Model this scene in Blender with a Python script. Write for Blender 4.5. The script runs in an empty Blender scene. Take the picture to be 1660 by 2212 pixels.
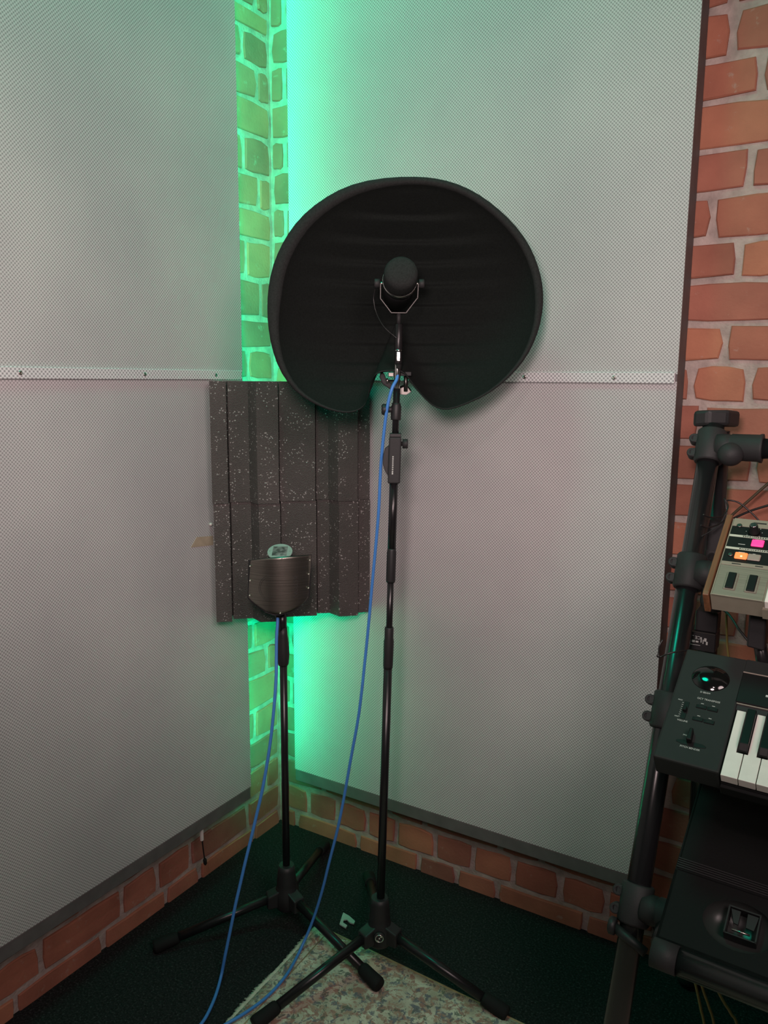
import bpy, bmesh, math, random
from mathutils import Vector, Matrix

random.seed(7)
S = bpy.context.scene
COL = S.collection
V = Vector

# ------------------------------------------------------------------ camera
cam_d = bpy.data.cameras.new('camera')
cam = bpy.data.objects.new('camera', cam_d)
COL.objects.link(cam)
cr, cu, cf = V((0.85484846, 0.5188243, 0.00744695)), V((-0.09115033, 0.13602539, 0.98650327)), V((-0.51080889, 0.8439896, -0.1635721))
cam.matrix_world = Matrix(((cr.x, cu.x, -cf.x, 1.42549593), (cr.y, cu.y, -cf.y, -1.7650121), (cr.z, cu.z, -cf.z, 1.32), (0, 0, 0, 1)))
cam_d.sensor_fit = 'VERTICAL'
cam_d.sensor_height = 24.0
cam_d.lens = 24.0 * 1740.53 / 2212.0
cam_d.clip_start = 0.02
S.camera = cam

# ------------------------------------------------------------------ world, lights, exposure
S.view_settings.view_transform = 'Standard'
S.view_settings.look = 'None'
S.view_settings.gamma = 1.0
S.view_settings.use_curve_mapping = False
S.view_settings.exposure = 0.0
W = bpy.data.worlds.new('room_dark')
S.world = W
W.use_nodes = True
W.node_tree.nodes['Background'].inputs[0].default_value = (0.9, 0.95, 0.9, 1)
W.node_tree.nodes['Background'].inputs[1].default_value = 0.02


def area(name, loc, target, size, power, color, size_y=None):
    d = bpy.data.lights.new(name, 'AREA')
    d.energy = power
    d.color = color
    d.size = size
    if size_y:
        d.shape = 'RECTANGLE'
        d.size_y = size_y
    else:
        d.shape = 'DISK'
    o = bpy.data.objects.new(name, d)
    COL.objects.link(o)
    o.location = loc
    o.rotation_euler = (V(target) - V(loc)).to_track_quat('-Z', 'Y').to_euler()
    return o



def spot(name, loc, target, radius, power, color, cone, blend=1.0):
    d = bpy.data.lights.new(name, 'SPOT')
    d.energy = power
    d.color = color
    d.shadow_soft_size = radius
    d.spot_size = math.radians(cone)
    d.spot_blend = blend
    o = bpy.data.objects.new(name, d)
    COL.objects.link(o)
    o.location = loc
    o.rotation_euler = (V(target) - V(loc)).to_track_quat('-Z', 'Y').to_euler()
    return o


rl = spot('room_lamp', (1.30, -1.74, 1.52), (0.58, -0.28, 1.42), 0.12, 60.0, (1.0, 0.765, 0.755), 82.0)
rl.scale = (1.8, 1.0, 1.0)
spot('fill_spot_high', (2.25, -1.80, 2.10), (0.25, -0.60, 0.60), 0.38, 66.0, (1.0, 0.765, 0.755), 116.0)  # added fill with no known source, brightens the lower left
spot('highlight_spot', (1.42, -2.10, 2.22), (0.75, -0.4, 0.7), 0.05, 13.0, (1.0, 0.78, 0.76), 120.0)  # small spot added above the camera for narrow highlights on the tubes
area('ceiling_lamp', (0.52, -0.90, 2.95), (0.52, -0.90, 0.0), 0.45, 9.5, (0.0, 1.0, 0.64))
LED_STRENGTH = 74.0

# ------------------------------------------------------------------ material helpers


def new_mat(name):
    m = bpy.data.materials.new(name)
    m.use_nodes = True
    nt = m.node_tree
    return m, nt, nt.nodes['Principled BSDF']


def nd(nt, typ, **kw):
    n = nt.nodes.new(typ)
    for k, v in kw.items():
        if hasattr(n, k):
            setattr(n, k, v)
        else:
            n.inputs[k].default_value = v
    return n


def lk(nt, a, ao, b, bi):
    nt.links.new(a.outputs[ao], b.inputs[bi])


def rgb(c):
    return (c[0], c[1], c[2], 1.0)


def ramp(nt, stops):
    n = nt.nodes.new('ShaderNodeValToRGB')
    e = n.color_ramp.elements
    while len(e) < len(stops):
        e.new(0.5)
    for i, (p, c) in enumerate(stops):
        e[i].position = p
        e[i].color = rgb(c) if len(c) == 3 else c
    return n


def plain(name, col, rough=0.5, metal=0.0, spec=0.5, noise=0.0, nscale=60.0, bump=0.0, bscale=400.0, bdist=0.001, coat=0.0):
    """principled with slight procedural tone variation and fine relief"""
    m, nt, p = new_mat(name)
    p.inputs['Roughness'].default_value = rough
    p.inputs['Metallic'].default_value = metal
    p.inputs['Specular IOR Level'].default_value = spec
    p.inputs['Coat Weight'].default_value = coat
    tc = nd(nt, 'ShaderNodeTexCoord')
    n = nd(nt, 'ShaderNodeTexNoise')
    n.inputs['Scale'].default_value = nscale
    n.inputs['Detail'].default_value = 4
    lk(nt, tc, 'Object', n, 'Vector')
    k = max(noise, 0.04)
    r = ramp(nt, [(0.3, tuple(c * (1 - k) for c in col)), (0.7, tuple(min(1, c * (1 + k)) for c in col))])
    lk(nt, n, 'Fac', r, 'Fac')
    lk(nt, r, 'Color', p, 'Base Color')
    if bump:
        b = nd(nt, 'ShaderNodeTexNoise')
        b.inputs['Scale'].default_value = bscale
        b.inputs['Detail'].default_value = 3
        lk(nt, tc, 'Object', b, 'Vector')
        bp = nd(nt, 'ShaderNodeBump')
        bp.inputs['Strength'].default_value = bump
        bp.inputs['Distance'].default_value = bdist
        lk(nt, b, 'Fac', bp, 'Height')
        lk(nt, bp, 'Normal', p, 'Normal')
    return m


def emit(name, col, strength, base=(0.02, 0.02, 0.02)):
    m, nt, p = new_mat(name)
    p.inputs['Base Color'].default_value = rgb(base)
    p.inputs['Emission Color'].default_value = rgb(col)
    p.inputs['Emission Strength'].default_value = strength
    p.inputs['Roughness'].default_value = 0.35
    return m


def mat_brick():
    m, nt, p = new_mat('brick_clay')
    tc = nd(nt, 'ShaderNodeTexCoord')
    geo = nd(nt, 'ShaderNodeNewGeometry')
    oi = nd(nt, 'ShaderNodeObjectInfo')
    base = ramp(nt, [(0.0, (0.30, 0.115, 0.075)), (0.3, (0.40, 0.15, 0.09)), (0.55, (0.33, 0.125, 0.085)), (0.8, (0.46, 0.19, 0.105)), (1.0, (0.26, 0.10, 0.075))])
    lk(nt, oi, 'Random', base, 'Fac')
    n1 = nd(nt, 'ShaderNodeTexNoise')
    n1.inputs['Scale'].default_value = 9.0
    n1.inputs['Detail'].default_value = 6
    lk(nt, geo, 'Position', n1, 'Vector')
    mx = nd(nt, 'ShaderNodeMix', data_type='RGBA', blend_type='MULTIPLY')
    mx.inputs[0].default_value = 1.0
    tone = ramp(nt, [(0.3, (0.80, 0.78, 0.80)), (0.7, (1.18, 1.2, 1.2))])
    lk(nt, n1, 'Fac', tone, 'Fac')
    nt.links.new(base.outputs['Color'], mx.inputs[6])
    nt.links.new(tone.outputs['Color'], mx.inputs[7])
    # mortar smears on the faces
    n2 = nd(nt, 'ShaderNodeTexNoise')
    n2.inputs['Scale'].default_value = 26.0
    n2.inputs['Detail'].default_value = 8
    n2.inputs['Roughness'].default_value = 0.7
    lk(nt, geo, 'Position', n2, 'Vector')
    sm = ramp(nt, [(0.60, (0, 0, 0)), (0.72, (0.75, 0.75, 0.75))])
    lk(nt, n2, 'Fac', sm, 'Fac')
    mx2 = nd(nt, 'ShaderNodeMix', data_type='RGBA')
    nt.links.new(sm.outputs['Color'], mx2.inputs[0])
    nt.links.new(mx.outputs[2], mx2.inputs[6])
    mx2.inputs[7].default_value = (0.42, 0.33, 0.27, 1)
    nt.links.new(mx2.outputs[2], p.inputs['Base Color'])
    p.inputs['Roughness'].default_value = 0.85
    n3 = nd(nt, 'ShaderNodeTexNoise')
    n3.inputs['Scale'].default_value = 140.0
    n3.inputs['Detail'].default_value = 6
    lk(nt, geo, 'Position', n3, 'Vector')
    bp = nd(nt, 'ShaderNodeBump')
    bp.inputs['Strength'].default_value = 0.35
    bp.inputs['Distance'].default_value = 0.003
    lk(nt, n3, 'Fac', bp, 'Height')
    lk(nt, bp, 'Normal', p, 'Normal')
    return m


def mat_fabric(name, lo, hi, period):
    """perforated acoustic cloth: a lattice of pale threads around dark holes"""
    m, nt, p = new_mat(name)
    tc = nd(nt, 'ShaderNodeTexCoord')
    sp = nd(nt, 'ShaderNodeSeparateXYZ')
    lk(nt, tc, 'Object', sp, 'Vector')
    u = nd(nt, 'ShaderNodeMath', operation='ADD')
    lk(nt, sp, 'X', u, 0)
    lk(nt, sp, 'Y', u, 1)
    k = 2 * math.pi / period

    def sine(src, out):
        a = nd(nt, 'ShaderNodeMath', operation='MULTIPLY')
        nt.links.new(src.outputs[out], a.inputs[0])
        a.inputs[1].default_value = k
        s = nd(nt, 'ShaderNodeMath', operation='SINE')
        nt.links.new(a.outputs[0], s.inputs[0])
        return s
    s1 = sine(u, 0)
    s2 = sine(sp, 'Z')
    pr = nd(nt, 'ShaderNodeMath', operation='MULTIPLY')
    nt.links.new(s1.outputs[0], pr.inputs[0])
    nt.links.new(s2.outputs[0], pr.inputs[1])
    mr = nd(nt, 'ShaderNodeMapRange')
    mr.inputs['From Min'].default_value = -1
    mr.inputs['From Max'].default_value = 1
    nt.links.new(pr.outputs[0], mr.inputs['Value'])
    r = ramp(nt, [(0.22, lo), (0.62, hi)])
    lk(nt, mr, 'Result', r, 'Fac')
    n = nd(nt, 'ShaderNodeTexNoise')
    n.inputs['Scale'].default_value = 3.0
    n.inputs['Detail'].default_value = 5
    lk(nt, tc, 'Object', n, 'Vector')
    t = ramp(nt, [(0.35, (0.90, 0.90, 0.91)), (0.65, (1.05, 1.05, 1.04))])
    lk(nt, n, 'Fac', t, 'Fac')
    mx = nd(nt, 'ShaderNodeMix', data_type='RGBA', blend_type='MULTIPLY')
    mx.inputs[0].default_value = 1.0
    nt.links.new(r.outputs['Color'], mx.inputs[6])
    nt.links.new(t.outputs['Color'], mx.inputs[7])
    nt.links.new(mx.outputs[2], p.inputs['Base Color'])
    p.inputs['Roughness'].default_value = 0.75
    p.inputs['Specular IOR Level'].default_value = 0.25
    bp = nd(nt, 'ShaderNodeBump')
    bp.inputs['Strength'].default_value = 0.25
    bp.inputs['Distance'].default_value = 0.0012
    lk(nt, mr, 'Result', bp, 'Height')
    lk(nt, bp, 'Normal', p, 'Normal')
    return m


def mat_foam():
    m, nt, p = new_mat('acoustic_foam')
    tc = nd(nt, 'ShaderNodeTexCoord')
    n = nd(nt, 'ShaderNodeTexNoise')
    n.inputs['Scale'].default_value = 7.0
    n.inputs['Detail'].default_value = 3
    lk(nt, tc, 'Object', n, 'Vector')
    r = ramp(nt, [(0.35, (0.072, 0.067, 0.062)), (0.7, (0.092, 0.080, 0.076))])
    lk(nt, n, 'Fac', r, 'Fac')
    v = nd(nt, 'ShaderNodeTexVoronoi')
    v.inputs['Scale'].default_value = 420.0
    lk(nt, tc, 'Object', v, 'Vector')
    # a few open cells, picked by random colour: glints painted as pale, glossier spots
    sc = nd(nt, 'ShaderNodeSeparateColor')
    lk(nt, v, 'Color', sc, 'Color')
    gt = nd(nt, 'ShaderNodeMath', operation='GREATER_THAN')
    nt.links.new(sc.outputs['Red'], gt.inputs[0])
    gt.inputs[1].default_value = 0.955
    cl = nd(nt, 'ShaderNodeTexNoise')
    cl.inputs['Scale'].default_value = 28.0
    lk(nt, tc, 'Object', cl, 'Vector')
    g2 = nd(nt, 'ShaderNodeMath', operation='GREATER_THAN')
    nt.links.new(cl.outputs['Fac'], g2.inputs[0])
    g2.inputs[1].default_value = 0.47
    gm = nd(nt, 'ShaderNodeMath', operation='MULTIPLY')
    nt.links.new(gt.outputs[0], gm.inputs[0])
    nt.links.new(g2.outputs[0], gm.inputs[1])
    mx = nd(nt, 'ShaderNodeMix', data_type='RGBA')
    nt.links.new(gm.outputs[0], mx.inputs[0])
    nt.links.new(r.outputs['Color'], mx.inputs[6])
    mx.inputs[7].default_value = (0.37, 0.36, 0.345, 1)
    nt.links.new(mx.outputs[2], p.inputs['Base Color'])
    mr = nd(nt, 'ShaderNodeMapRange')
    mr.inputs['To Min'].default_value = 0.85
    mr.inputs['To Max'].default_value = 0.25
    nt.links.new(gm.outputs[0], mr.inputs['Value'])
    lk(nt, mr, 'Result', p, 'Roughness')
    bp = nd(nt, 'ShaderNodeBump')
    bp.inputs['Strength'].default_value = 0.8
    bp.inputs['Distance'].default_value = 0.0025
    lk(nt, v, 'Distance', bp, 'Height')
    lk(nt, bp, 'Normal', p, 'Normal')
    return m


def mat_carpet():
    m, nt, p = new_mat('dark_carpet')
    tc = nd(nt, 'ShaderNodeTexCoord')
    n = nd(nt, 'ShaderNodeTexNoise')
    n.inputs['Scale'].default_value = 210.0
    n.inputs['Detail'].default_value = 6
    n.inputs['Roughness'].default_value = 0.75
    lk(nt, tc, 'Object', n, 'Vector')
    r = ramp(nt, [(0.36, (0.006, 0.008, 0.008)), (0.56, (0.024, 0.028, 0.028)), (0.74, (0.13, 0.14, 0.14))])
    lk(nt, n, 'Fac', r, 'Fac')
    lk(nt, r, 'Color', p, 'Base Color')
    p.inputs['Roughness'].default_value = 0.95
    p.inputs['Specular IOR Level'].default_value = 0.15
    bp = nd(nt, 'ShaderNodeBump')
    bp.inputs['Strength'].default_value = 0.9
    bp.inputs['Distance'].default_value = 0.004
    lk(nt, n, 'Fac', bp, 'Height')
    lk(nt, bp, 'Normal', p, 'Normal')
    return m


def mat_rug():
    m, nt, p = new_mat('rug_pile')
    tc = nd(nt, 'ShaderNodeTexCoord')
    nz = nd(nt, 'ShaderNodeTexNoise')
    nz.inputs['Scale'].default_value = 30.0
    nz.inputs['Detail'].default_value = 5
    lk(nt, tc, 'Object', nz, 'Vector')
    warp = nd(nt, 'ShaderNodeMix', data_type='VECTOR')
    warp.inputs[0].default_value = 0.035
    nt.links.new(tc.outputs['Object'], warp.inputs[4])
    nt.links.new(nz.outputs['Color'], warp.inputs[5])
    cream = ramp(nt, [(0.35, (0.46, 0.40, 0.31)), (0.65, (0.70, 0.65, 0.53))])
    n0 = nd(nt, 'ShaderNodeTexNoise')
    n0.inputs['Scale'].default_value = 22.0
    n0.inputs['Detail'].default_value = 7
    lk(nt, tc, 'Object', n0, 'Vector')
    lk(nt, n0, 'Fac', cream, 'Fac')
    last = cream.outputs['Color']
    for seed, scale, thr, col in ((0.0, 42.0, 0.555, (0.36, 0.17, 0.14)), (3.7, 58.0, 0.565, (0.14, 0.15, 0.19)), (9.1, 74.0, 0.57, (0.44, 0.27, 0.20)), (15.3, 66.0, 0.60, (0.13, 0.15, 0.12))):
        mp = nd(nt, 'ShaderNodeMapping')
        mp.inputs['Location'].default_value = (seed, seed * 1.7, 0)
        nt.links.new(warp.outputs[1], mp.inputs['Vector'])
        nn = nd(nt, 'ShaderNodeTexNoise')
        nn.inputs['Scale'].default_value = scale
        nn.inputs['Detail'].default_value = 5
        nn.inputs['Roughness'].default_value = 0.65
        lk(nt, mp, 'Vector', nn, 'Vector')
        rr = ramp(nt, [(thr - 0.03, (0, 0, 0)), (thr + 0.02, (0.85, 0.85, 0.85))])
        lk(nt, nn, 'Fac', rr, 'Fac')
        mx = nd(nt, 'ShaderNodeMix', data_type='RGBA')
        nt.links.new(rr.outputs['Color'], mx.inputs[0])
        nt.links.new(last, mx.inputs[6])
        mx.inputs[7].default_value = rgb(col)
        last = mx.outputs[2]
    nt.links.new(last, p.inputs['Base Color'])
    p.inputs['Roughness'].default_value = 0.95
    p.inputs['Specular IOR Level'].default_value = 0.1
    nb = nd(nt, 'ShaderNodeTexNoise')
    nb.inputs['Scale'].default_value = 500.0
    lk(nt, tc, 'Object', nb, 'Vector')
    bp = nd(nt, 'ShaderNodeBump')
    bp.inputs['Strength'].default_value = 0.6
    bp.inputs['Distance'].default_value = 0.002
    lk(nt, nb, 'Fac', bp, 'Height')
    lk(nt, bp, 'Normal', p, 'Normal')
    return m


def mat_brushed(name, col, rough=0.32, axis=2, metal=1.0):
    m, nt, p = new_mat(name)
    tc = nd(nt, 'ShaderNodeTexCoord')
    mp = nd(nt, 'ShaderNodeMapping')
    sc = [6.0, 6.0, 6.0]
    sc[axis] = 900.0
    mp.inputs['Scale'].default_value = sc
    lk(nt, tc, 'Object', mp, 'Vector')
    n = nd(nt, 'ShaderNodeTexNoise')
    n.inputs['Scale'].default_value = 1.0
    n.inputs['Detail'].default_value = 3
    lk(nt, mp, 'Vector', n, 'Vector')
    r = ramp(nt, [(0.3, tuple(c * 0.75 for c in col)), (0.7, tuple(c * 1.2 for c in col))])
    lk(nt, n, 'Fac', r, 'Fac')
    lk(nt, r, 'Color', p, 'Base Color')
    p.inputs['Metallic'].default_value = metal
    p.inputs['Roughness'].default_value = rough
    bp = nd(nt, 'ShaderNodeBump')
    bp.inputs['Strength'].default_value = 0.25
    bp.inputs['Distance'].default_value = 0.0005
    lk(nt, n, 'Fac', bp, 'Height')
    lk(nt, bp, 'Normal', p, 'Normal')
    return m


def mat_wood():
    m, nt, p = new_mat('walnut_cheek')
    tc = nd(nt, 'ShaderNodeTexCoord')
    mp = nd(nt, 'ShaderNodeMapping')
    mp.inputs['Scale'].default_value = (120, 6, 120)
    lk(nt, tc, 'Object', mp, 'Vector')
    n = nd(nt, 'ShaderNodeTexNoise')
    n.inputs['Scale'].default_value = 1.0
    n.inputs['Detail'].default_value = 6
    lk(nt, mp, 'Vector', n, 'Vector')
    r = ramp(nt, [(0.3, (0.10, 0.042, 0.018)), (0.7, (0.23, 0.10, 0.045))])
    lk(nt, n, 'Fac', r, 'Fac')
    lk(nt, r, 'Color', p, 'Base Color')
    p.inputs['Roughness'].default_value = 0.45
    return m


def mat_emblem():
    m, nt, p = new_mat('emblem_print')
    tc = nd(nt, 'ShaderNodeTexCoord')
    n = nd(nt, 'ShaderNodeTexNoise')
    n.inputs['Scale'].default_value = 90.0
    n.inputs['Detail'].default_value = 4
    lk(nt, tc, 'Object', n, 'Vector')
    r = ramp(nt, [(0.40, (0.06, 0.07, 0.065)), (0.62, (0.24, 0.28, 0.26))])
    lk(nt, n, 'Fac', r, 'Fac')
    lk(nt, r, 'Color', p, 'Base Color')
    p.inputs['Roughness'].default_value = 0.5
    return m


M = {}
M['brick'] = mat_brick()
M['mortar'] = plain('mortar_grey', (0.40, 0.335, 0.30), 0.95, noise=0.22, nscale=35, bump=0.6, bscale=160, bdist=0.004, spec=0.2)
M['cloth'] = mat_fabric('acoustic_cloth', (0.29, 0.29, 0.29), (0.55, 0.55, 0.55), 0.0072)
M['cloth_strip'] = mat_fabric('acoustic_cloth_strip', (0.31, 0.31, 0.32), (0.72, 0.72, 0.73), 0.0084)
M['frame'] = plain('panel_frame_paint', (0.115, 0.105, 0.105), 0.6, noise=0.15, nscale=25)
M['foam'] = mat_foam()
M['carpet'] = mat_carpet()
M['rug'] = mat_rug()
M['fringe'] = plain('rug_fringe', (0.60, 0.56, 0.46), 0.95, noise=0.15, nscale=90)
M['binding'] = plain('rug_binding', (0.42, 0.28, 0.16), 0.95, noise=0.2, nscale=80)
M['felt'] = plain('black_felt', (0.0095, 0.0125, 0.0112), 0.95, spec=0.18, noise=0.2, nscale=300, bump=0.3, bscale=700)  # green flare over the bowl is put into this black as a slight tint
M['felt_rim'] = plain('black_felt_rim', (0.022, 0.025, 0.024), 0.95, spec=0.2, noise=0.2, nscale=300, bump=0.3, bscale=700)
M['pole'] = plain('black_powder_coat', (0.010, 0.010, 0.011), 0.30, spec=0.5, bump=0.05, bscale=900)
M['tube'] = plain('black_gloss_tube', (0.012, 0.012, 0.013), 0.24, spec=0.6, bump=0.04, bscale=700)
M['plastic'] = plain('black_plastic', (0.018, 0.018, 0.019), 0.5, spec=0.4, bump=0.1, bscale=500)
M['clampmat'] = plain('charcoal_plastic', (0.028, 0.028, 0.029), 0.6, spec=0.3, bump=0.25, bscale=450)
M['rubber'] = plain('black_rubber', (0.012, 0.012, 0.012), 0.8, spec=0.2)
M['chrome'] = plain('chrome', (0.75, 0.74, 0.72), 0.18, metal=1.0)
M['steel'] = plain('steel', (0.45, 0.43, 0.40), 0.3, metal=1.0)
M['darksteel'] = plain('dark_steel', (0.16, 0.15, 0.14), 0.4, metal=1.0)
M['blue'] = plain('blue_cable_jacket', (0.06, 0.23, 0.62), 0.42, spec=0.45, bump=0.1, bscale=300)
M['xlr'] = plain('black_connector', (0.02, 0.02, 0.021), 0.33, metal=0.3)
M['yokemat'] = plain('yoke_steel', (0.05, 0.047, 0.044), 0.45, metal=0.5)
M['pinmat'] = plain('pin_steel', (0.75, 0.72, 0.64), 0.35, metal=0.25)
M['shield'] = mat_brushed('brushed_dark_steel', (0.27, 0.245, 0.215), 0.36, 2)
M['grey_print'] = plain('dark_engraving', (0.028, 0.026, 0.024), 0.7)
M['white_print'] = plain('white_print', (0.52, 0.55, 0.52), 0.6)
M['mic_plate'] = plain('pale_green_plate', (0.30, 0.44, 0.38), 0.45, noise=0.08)
M['emblem'] = mat_emblem()
M['wood'] = mat_wood()
M['champ'] = mat_brushed('champagne_metal', (0.21, 0.20, 0.155), 0.5, 1, 0.15)
M['champ_paint'] = plain('champagne_paint', (0.25, 0.235, 0.18), 0.5, noise=0.06, spec=0.35)
M['panel_black'] = plain('black_panel', (0.009, 0.010, 0.010), 0.5, spec=0.2)
M['pale_line'] = plain('pale_line', (0.50, 0.53, 0.44), 0.5)
M['kb'] = plain('charcoal_keyboard', (0.022, 0.026, 0.025), 0.6, spec=0.2, bump=0.08, bscale=900)
M['kb_dark'] = plain('keyboard_black', (0.008, 0.009, 0.009), 0.5, spec=0.2)
M['white_key'] = plain('ivory_key', (0.78, 0.76, 0.70), 0.3, spec=0.5)
M['black_key'] = plain('black_key', (0.008, 0.008, 0.008), 0.35, spec=0.2)
M['dome'] = plain('black_dome', (0.006, 0.006, 0.006), 0.08, spec=0.6)
M['pink_lamp'] = emit('pink_lamp', (1.0, 0.03, 0.22), 1.1, (0.5, 0.05, 0.2))
M['orange_lamp'] = emit('orange_lamp', (1.0, 0.20, 0.04), 1.1, (0.6, 0.2, 0.08))
M['red_dot'] = emit('red_lamp', (1.0, 0.42, 0.25), 2.2, (0.6, 0.2, 0.08))
M['grey_button'] = plain('grey_button', (0.30, 0.26, 0.22), 0.45)
M['led'] = emit('green_led', (0.0, 1.0, 0.46), LED_STRENGTH)
M['led_soft'] = emit('green_led_soft', (0.0, 1.0, 0.46), LED_STRENGTH * 0.3)
M['tape'] = plain('masking_tape', (0.40, 0.33, 0.24), 0.8, noise=0.1)
M['white_plastic'] = plain('white_plastic', (0.72, 0.70, 0.66), 0.4)
M['zinc'] = plain('zinc_plate', (0.46, 0.48, 0.46), 0.5, metal=0.25, noise=0.1)
M['wire'] = plain('black_wire', (0.012, 0.012, 0.012), 0.35)
M['wire_brown'] = plain('brown_wire', (0.07, 0.05, 0.03), 0.4)
M['wire_yellow'] = plain('ochre_wire', (0.22, 0.16, 0.045), 0.5)
M['case'] = plain('black_case', (0.005, 0.0055, 0.0055), 0.7, bump=0.4, bscale=260, spec=0.2)
M['dish'] = plain('black_dish', (0.035, 0.038, 0.036), 0.3)

# ------------------------------------------------------------------ mesh builder


class MB:
    def __init__(s):
        s.bm = bmesh.new()

    def box(s, lo, hi, bevel=0.0, mat=None, seg=1):
        r = bmesh.ops.create_cube(s.bm, size=1.0)
        vs = r['verts']
        lo, hi = V(lo), V(hi)
        c, d = (lo + hi) / 2, hi - lo
        for v in vs:
            v.co = V((v.co.x * d.x, v.co.y * d.y, v.co.z * d.z)) + c
        if bevel:
            es = list({e for v in vs for e in v.link_edges})
            res = bmesh.ops.bevel(s.bm, geom=es, offset=bevel, segments=seg, affect='EDGES', profile=0.5)
            vs = list({v for f in res['faces'] for v in f.verts} | {v for v in vs if v.is_valid})
        if mat is not None:
            for v in vs:
                if v.is_valid:
                    v.co = mat @ v.co
        return s

    def prism(s, pts, vec, bevel=0.0):
        """extrude a closed 3-D polygon along vec"""
        vec = V(vec)
        a = [s.bm.verts.new(V(p)) for p in pts]
        b = [s.bm.verts.new(V(p) + vec) for p in pts]
        n = len(pts)
        fs = [s.bm.faces.new(a), s.bm.faces.new(b[::-1])]
        for i in range(n):
            fs.append(s.bm.faces.new((a[i], b[i], b[(i + 1) % n], a[(i + 1) % n])))
        bmesh.ops.recalc_face_normals(s.bm, faces=fs)
        if bevel:
            es = list({e for f in fs for e in f.edges})
            bmesh.ops.bevel(s.bm, geom=es, offset=bevel, segments=2, affect='EDGES', profile=0.5)
        return s

    def tube(s, pts, rad, n=12, cap=True, smooth=True):
        pts = [V(p) for p in pts]
        rads = rad if isinstance(rad, (list, tuple)) else [rad] * len(pts)
        rings = []
        prev = None
        for i, p in enumerate(pts):
            if i == 0:
                t = pts[1] - p
            elif i == len(pts) - 1:
                t = p - pts[i - 1]
            else:
                t = (pts[i + 1] - p).normalized() + (p - pts[i - 1]).normalized()
            t.normalize()
            if prev is None:
                ref = V((0, 0, 1)) if abs(t.z) < 0.9 else V((1, 0, 0))
                a = t.cross(ref).normalized()
            else:
                a = (prev - t * prev.dot(t)).normalized()
            prev = a
            b = t.cross(a)
            rings.append([s.bm.verts.new(p + (a * math.cos(2 * math.pi * k / n) + b * math.sin(2 * math.pi * k / n)) * rads[i]) for k in range(n)])
        for i in range(len(rings) - 1):
            for k in range(n):
                f = s.bm.faces.new((rings[i][k], rings[i][(k + 1) % n], rings[i + 1][(k + 1) % n], rings[i + 1][k]))
                f.smooth = smooth
        if cap:
            s.bm.faces.new(rings[0][::-1])
            s.bm.faces.new(rings[-1])
        return s

    def lathe(s, origin, axis, prof, n=24):
        """prof: list of (distance along axis, radius)"""
        o, ax = V(origin), V(axis).normalized()
        pts, rads = [], []
        ref = V((0, 0, 1)) if abs(ax.z) < 0.9 else V((1, 0, 0))
        a = ax.cross(ref).normalized()
        b = ax.cross(a)
        rings = []
        for d, r in prof:
            c = o + ax * d
            if r <= 1e-6:
                rings.append([s.bm.verts.new(c)])
            else:
                rings.append([s.bm.verts.new(c + (a * math.cos(2 * math.pi * k / n) + b * math.sin(2 * math.pi * k / n)) * r) for k in range(n)])
        for i in range(len(rings) - 1):
            A, B = rings[i], rings[i + 1]
            flat = abs(prof[i][0] - prof[i + 1][0]) < 1e-6
            for k in range(n):
                k2 = (k + 1) % n
                if len(A) == 1 and len(B) == 1:
                    continue
                if len(A) == 1:
                    f = s.bm.faces.new((A[0], B[k2], B[k]))
                elif len(B) == 1:
                    f = s.bm.faces.new((A[k], A[k2], B[0]))
                else:
                    f = s.bm.faces.new((A[k], A[k2], B[k2], B[k]))
                f.smooth = not flat
        if len(rings[0]) > 1:
            s.bm.faces.new(rings[0][::-1])
        if len(rings[-1]) > 1:
            s.bm.faces.new(rings[-1])
        return s

    def ball(s, c, r, scale=(1, 1, 1), seg=24):
        res = bmesh.ops.create_uvsphere(s.bm, u_segments=seg, v_segments=seg // 2, radius=r)
        for v in res['verts']:
            v.co = V((v.co.x * scale[0], v.co.y * scale[1], v.co.z * scale[2])) + V(c)
        for f in {f for v in res['verts'] for f in v.link_faces}:
            f.smooth = True
        return s

    def build(s, name, mat, parent=None, world=True, label=None, mw=None):
        """world=True: the vertices are world coordinates, moved into the parent's own space"""
        me = bpy.data.meshes.new(name)
        bmesh.ops.recalc_face_normals(s.bm, faces=s.bm.faces[:])
        s.bm.to_mesh(me)
        s.bm.free()
        me.materials.append(mat)
        o = bpy.data.objects.new(name, me)
        COL.objects.link(o)
        if parent is not None:
            o.parent = parent
            if world:
                me.transform(full_matrix(parent).inverted())
        if mw is not None:
            o.matrix_local = mw
        if label:
            o['label'] = label
        return o


def full_matrix(o):
    m = o.matrix_basis.copy()
    while o.parent is not None:
        o = o.parent
        m = o.matrix_basis @ m
    return m


def tag(o, label, cat, group=None):
    o['label'] = label
    o['category'] = cat
    if group:
        o['group'] = group
    return o


def thing(name, label, cat, loc=(0, 0, 0), rot=None, group=None):
    o = bpy.data.objects.new(name, None)
    o.empty_display_size = 0.05
    COL.objects.link(o)
    o.location = loc
    if rot:
        o.rotation_euler = rot
    o.matrix_basis  # evaluated from loc/rot
    return tag(o, label, cat, group)


def single(name, mb, mat, label, cat, origin, group=None):
    """a thing that is one mesh: give it an origin at its base"""
    o = mb.build(name, mat)
    o.data.transform(Matrix.Translation(-V(origin)))
    o.location = origin
    return tag(o, label, cat, group)


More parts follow.
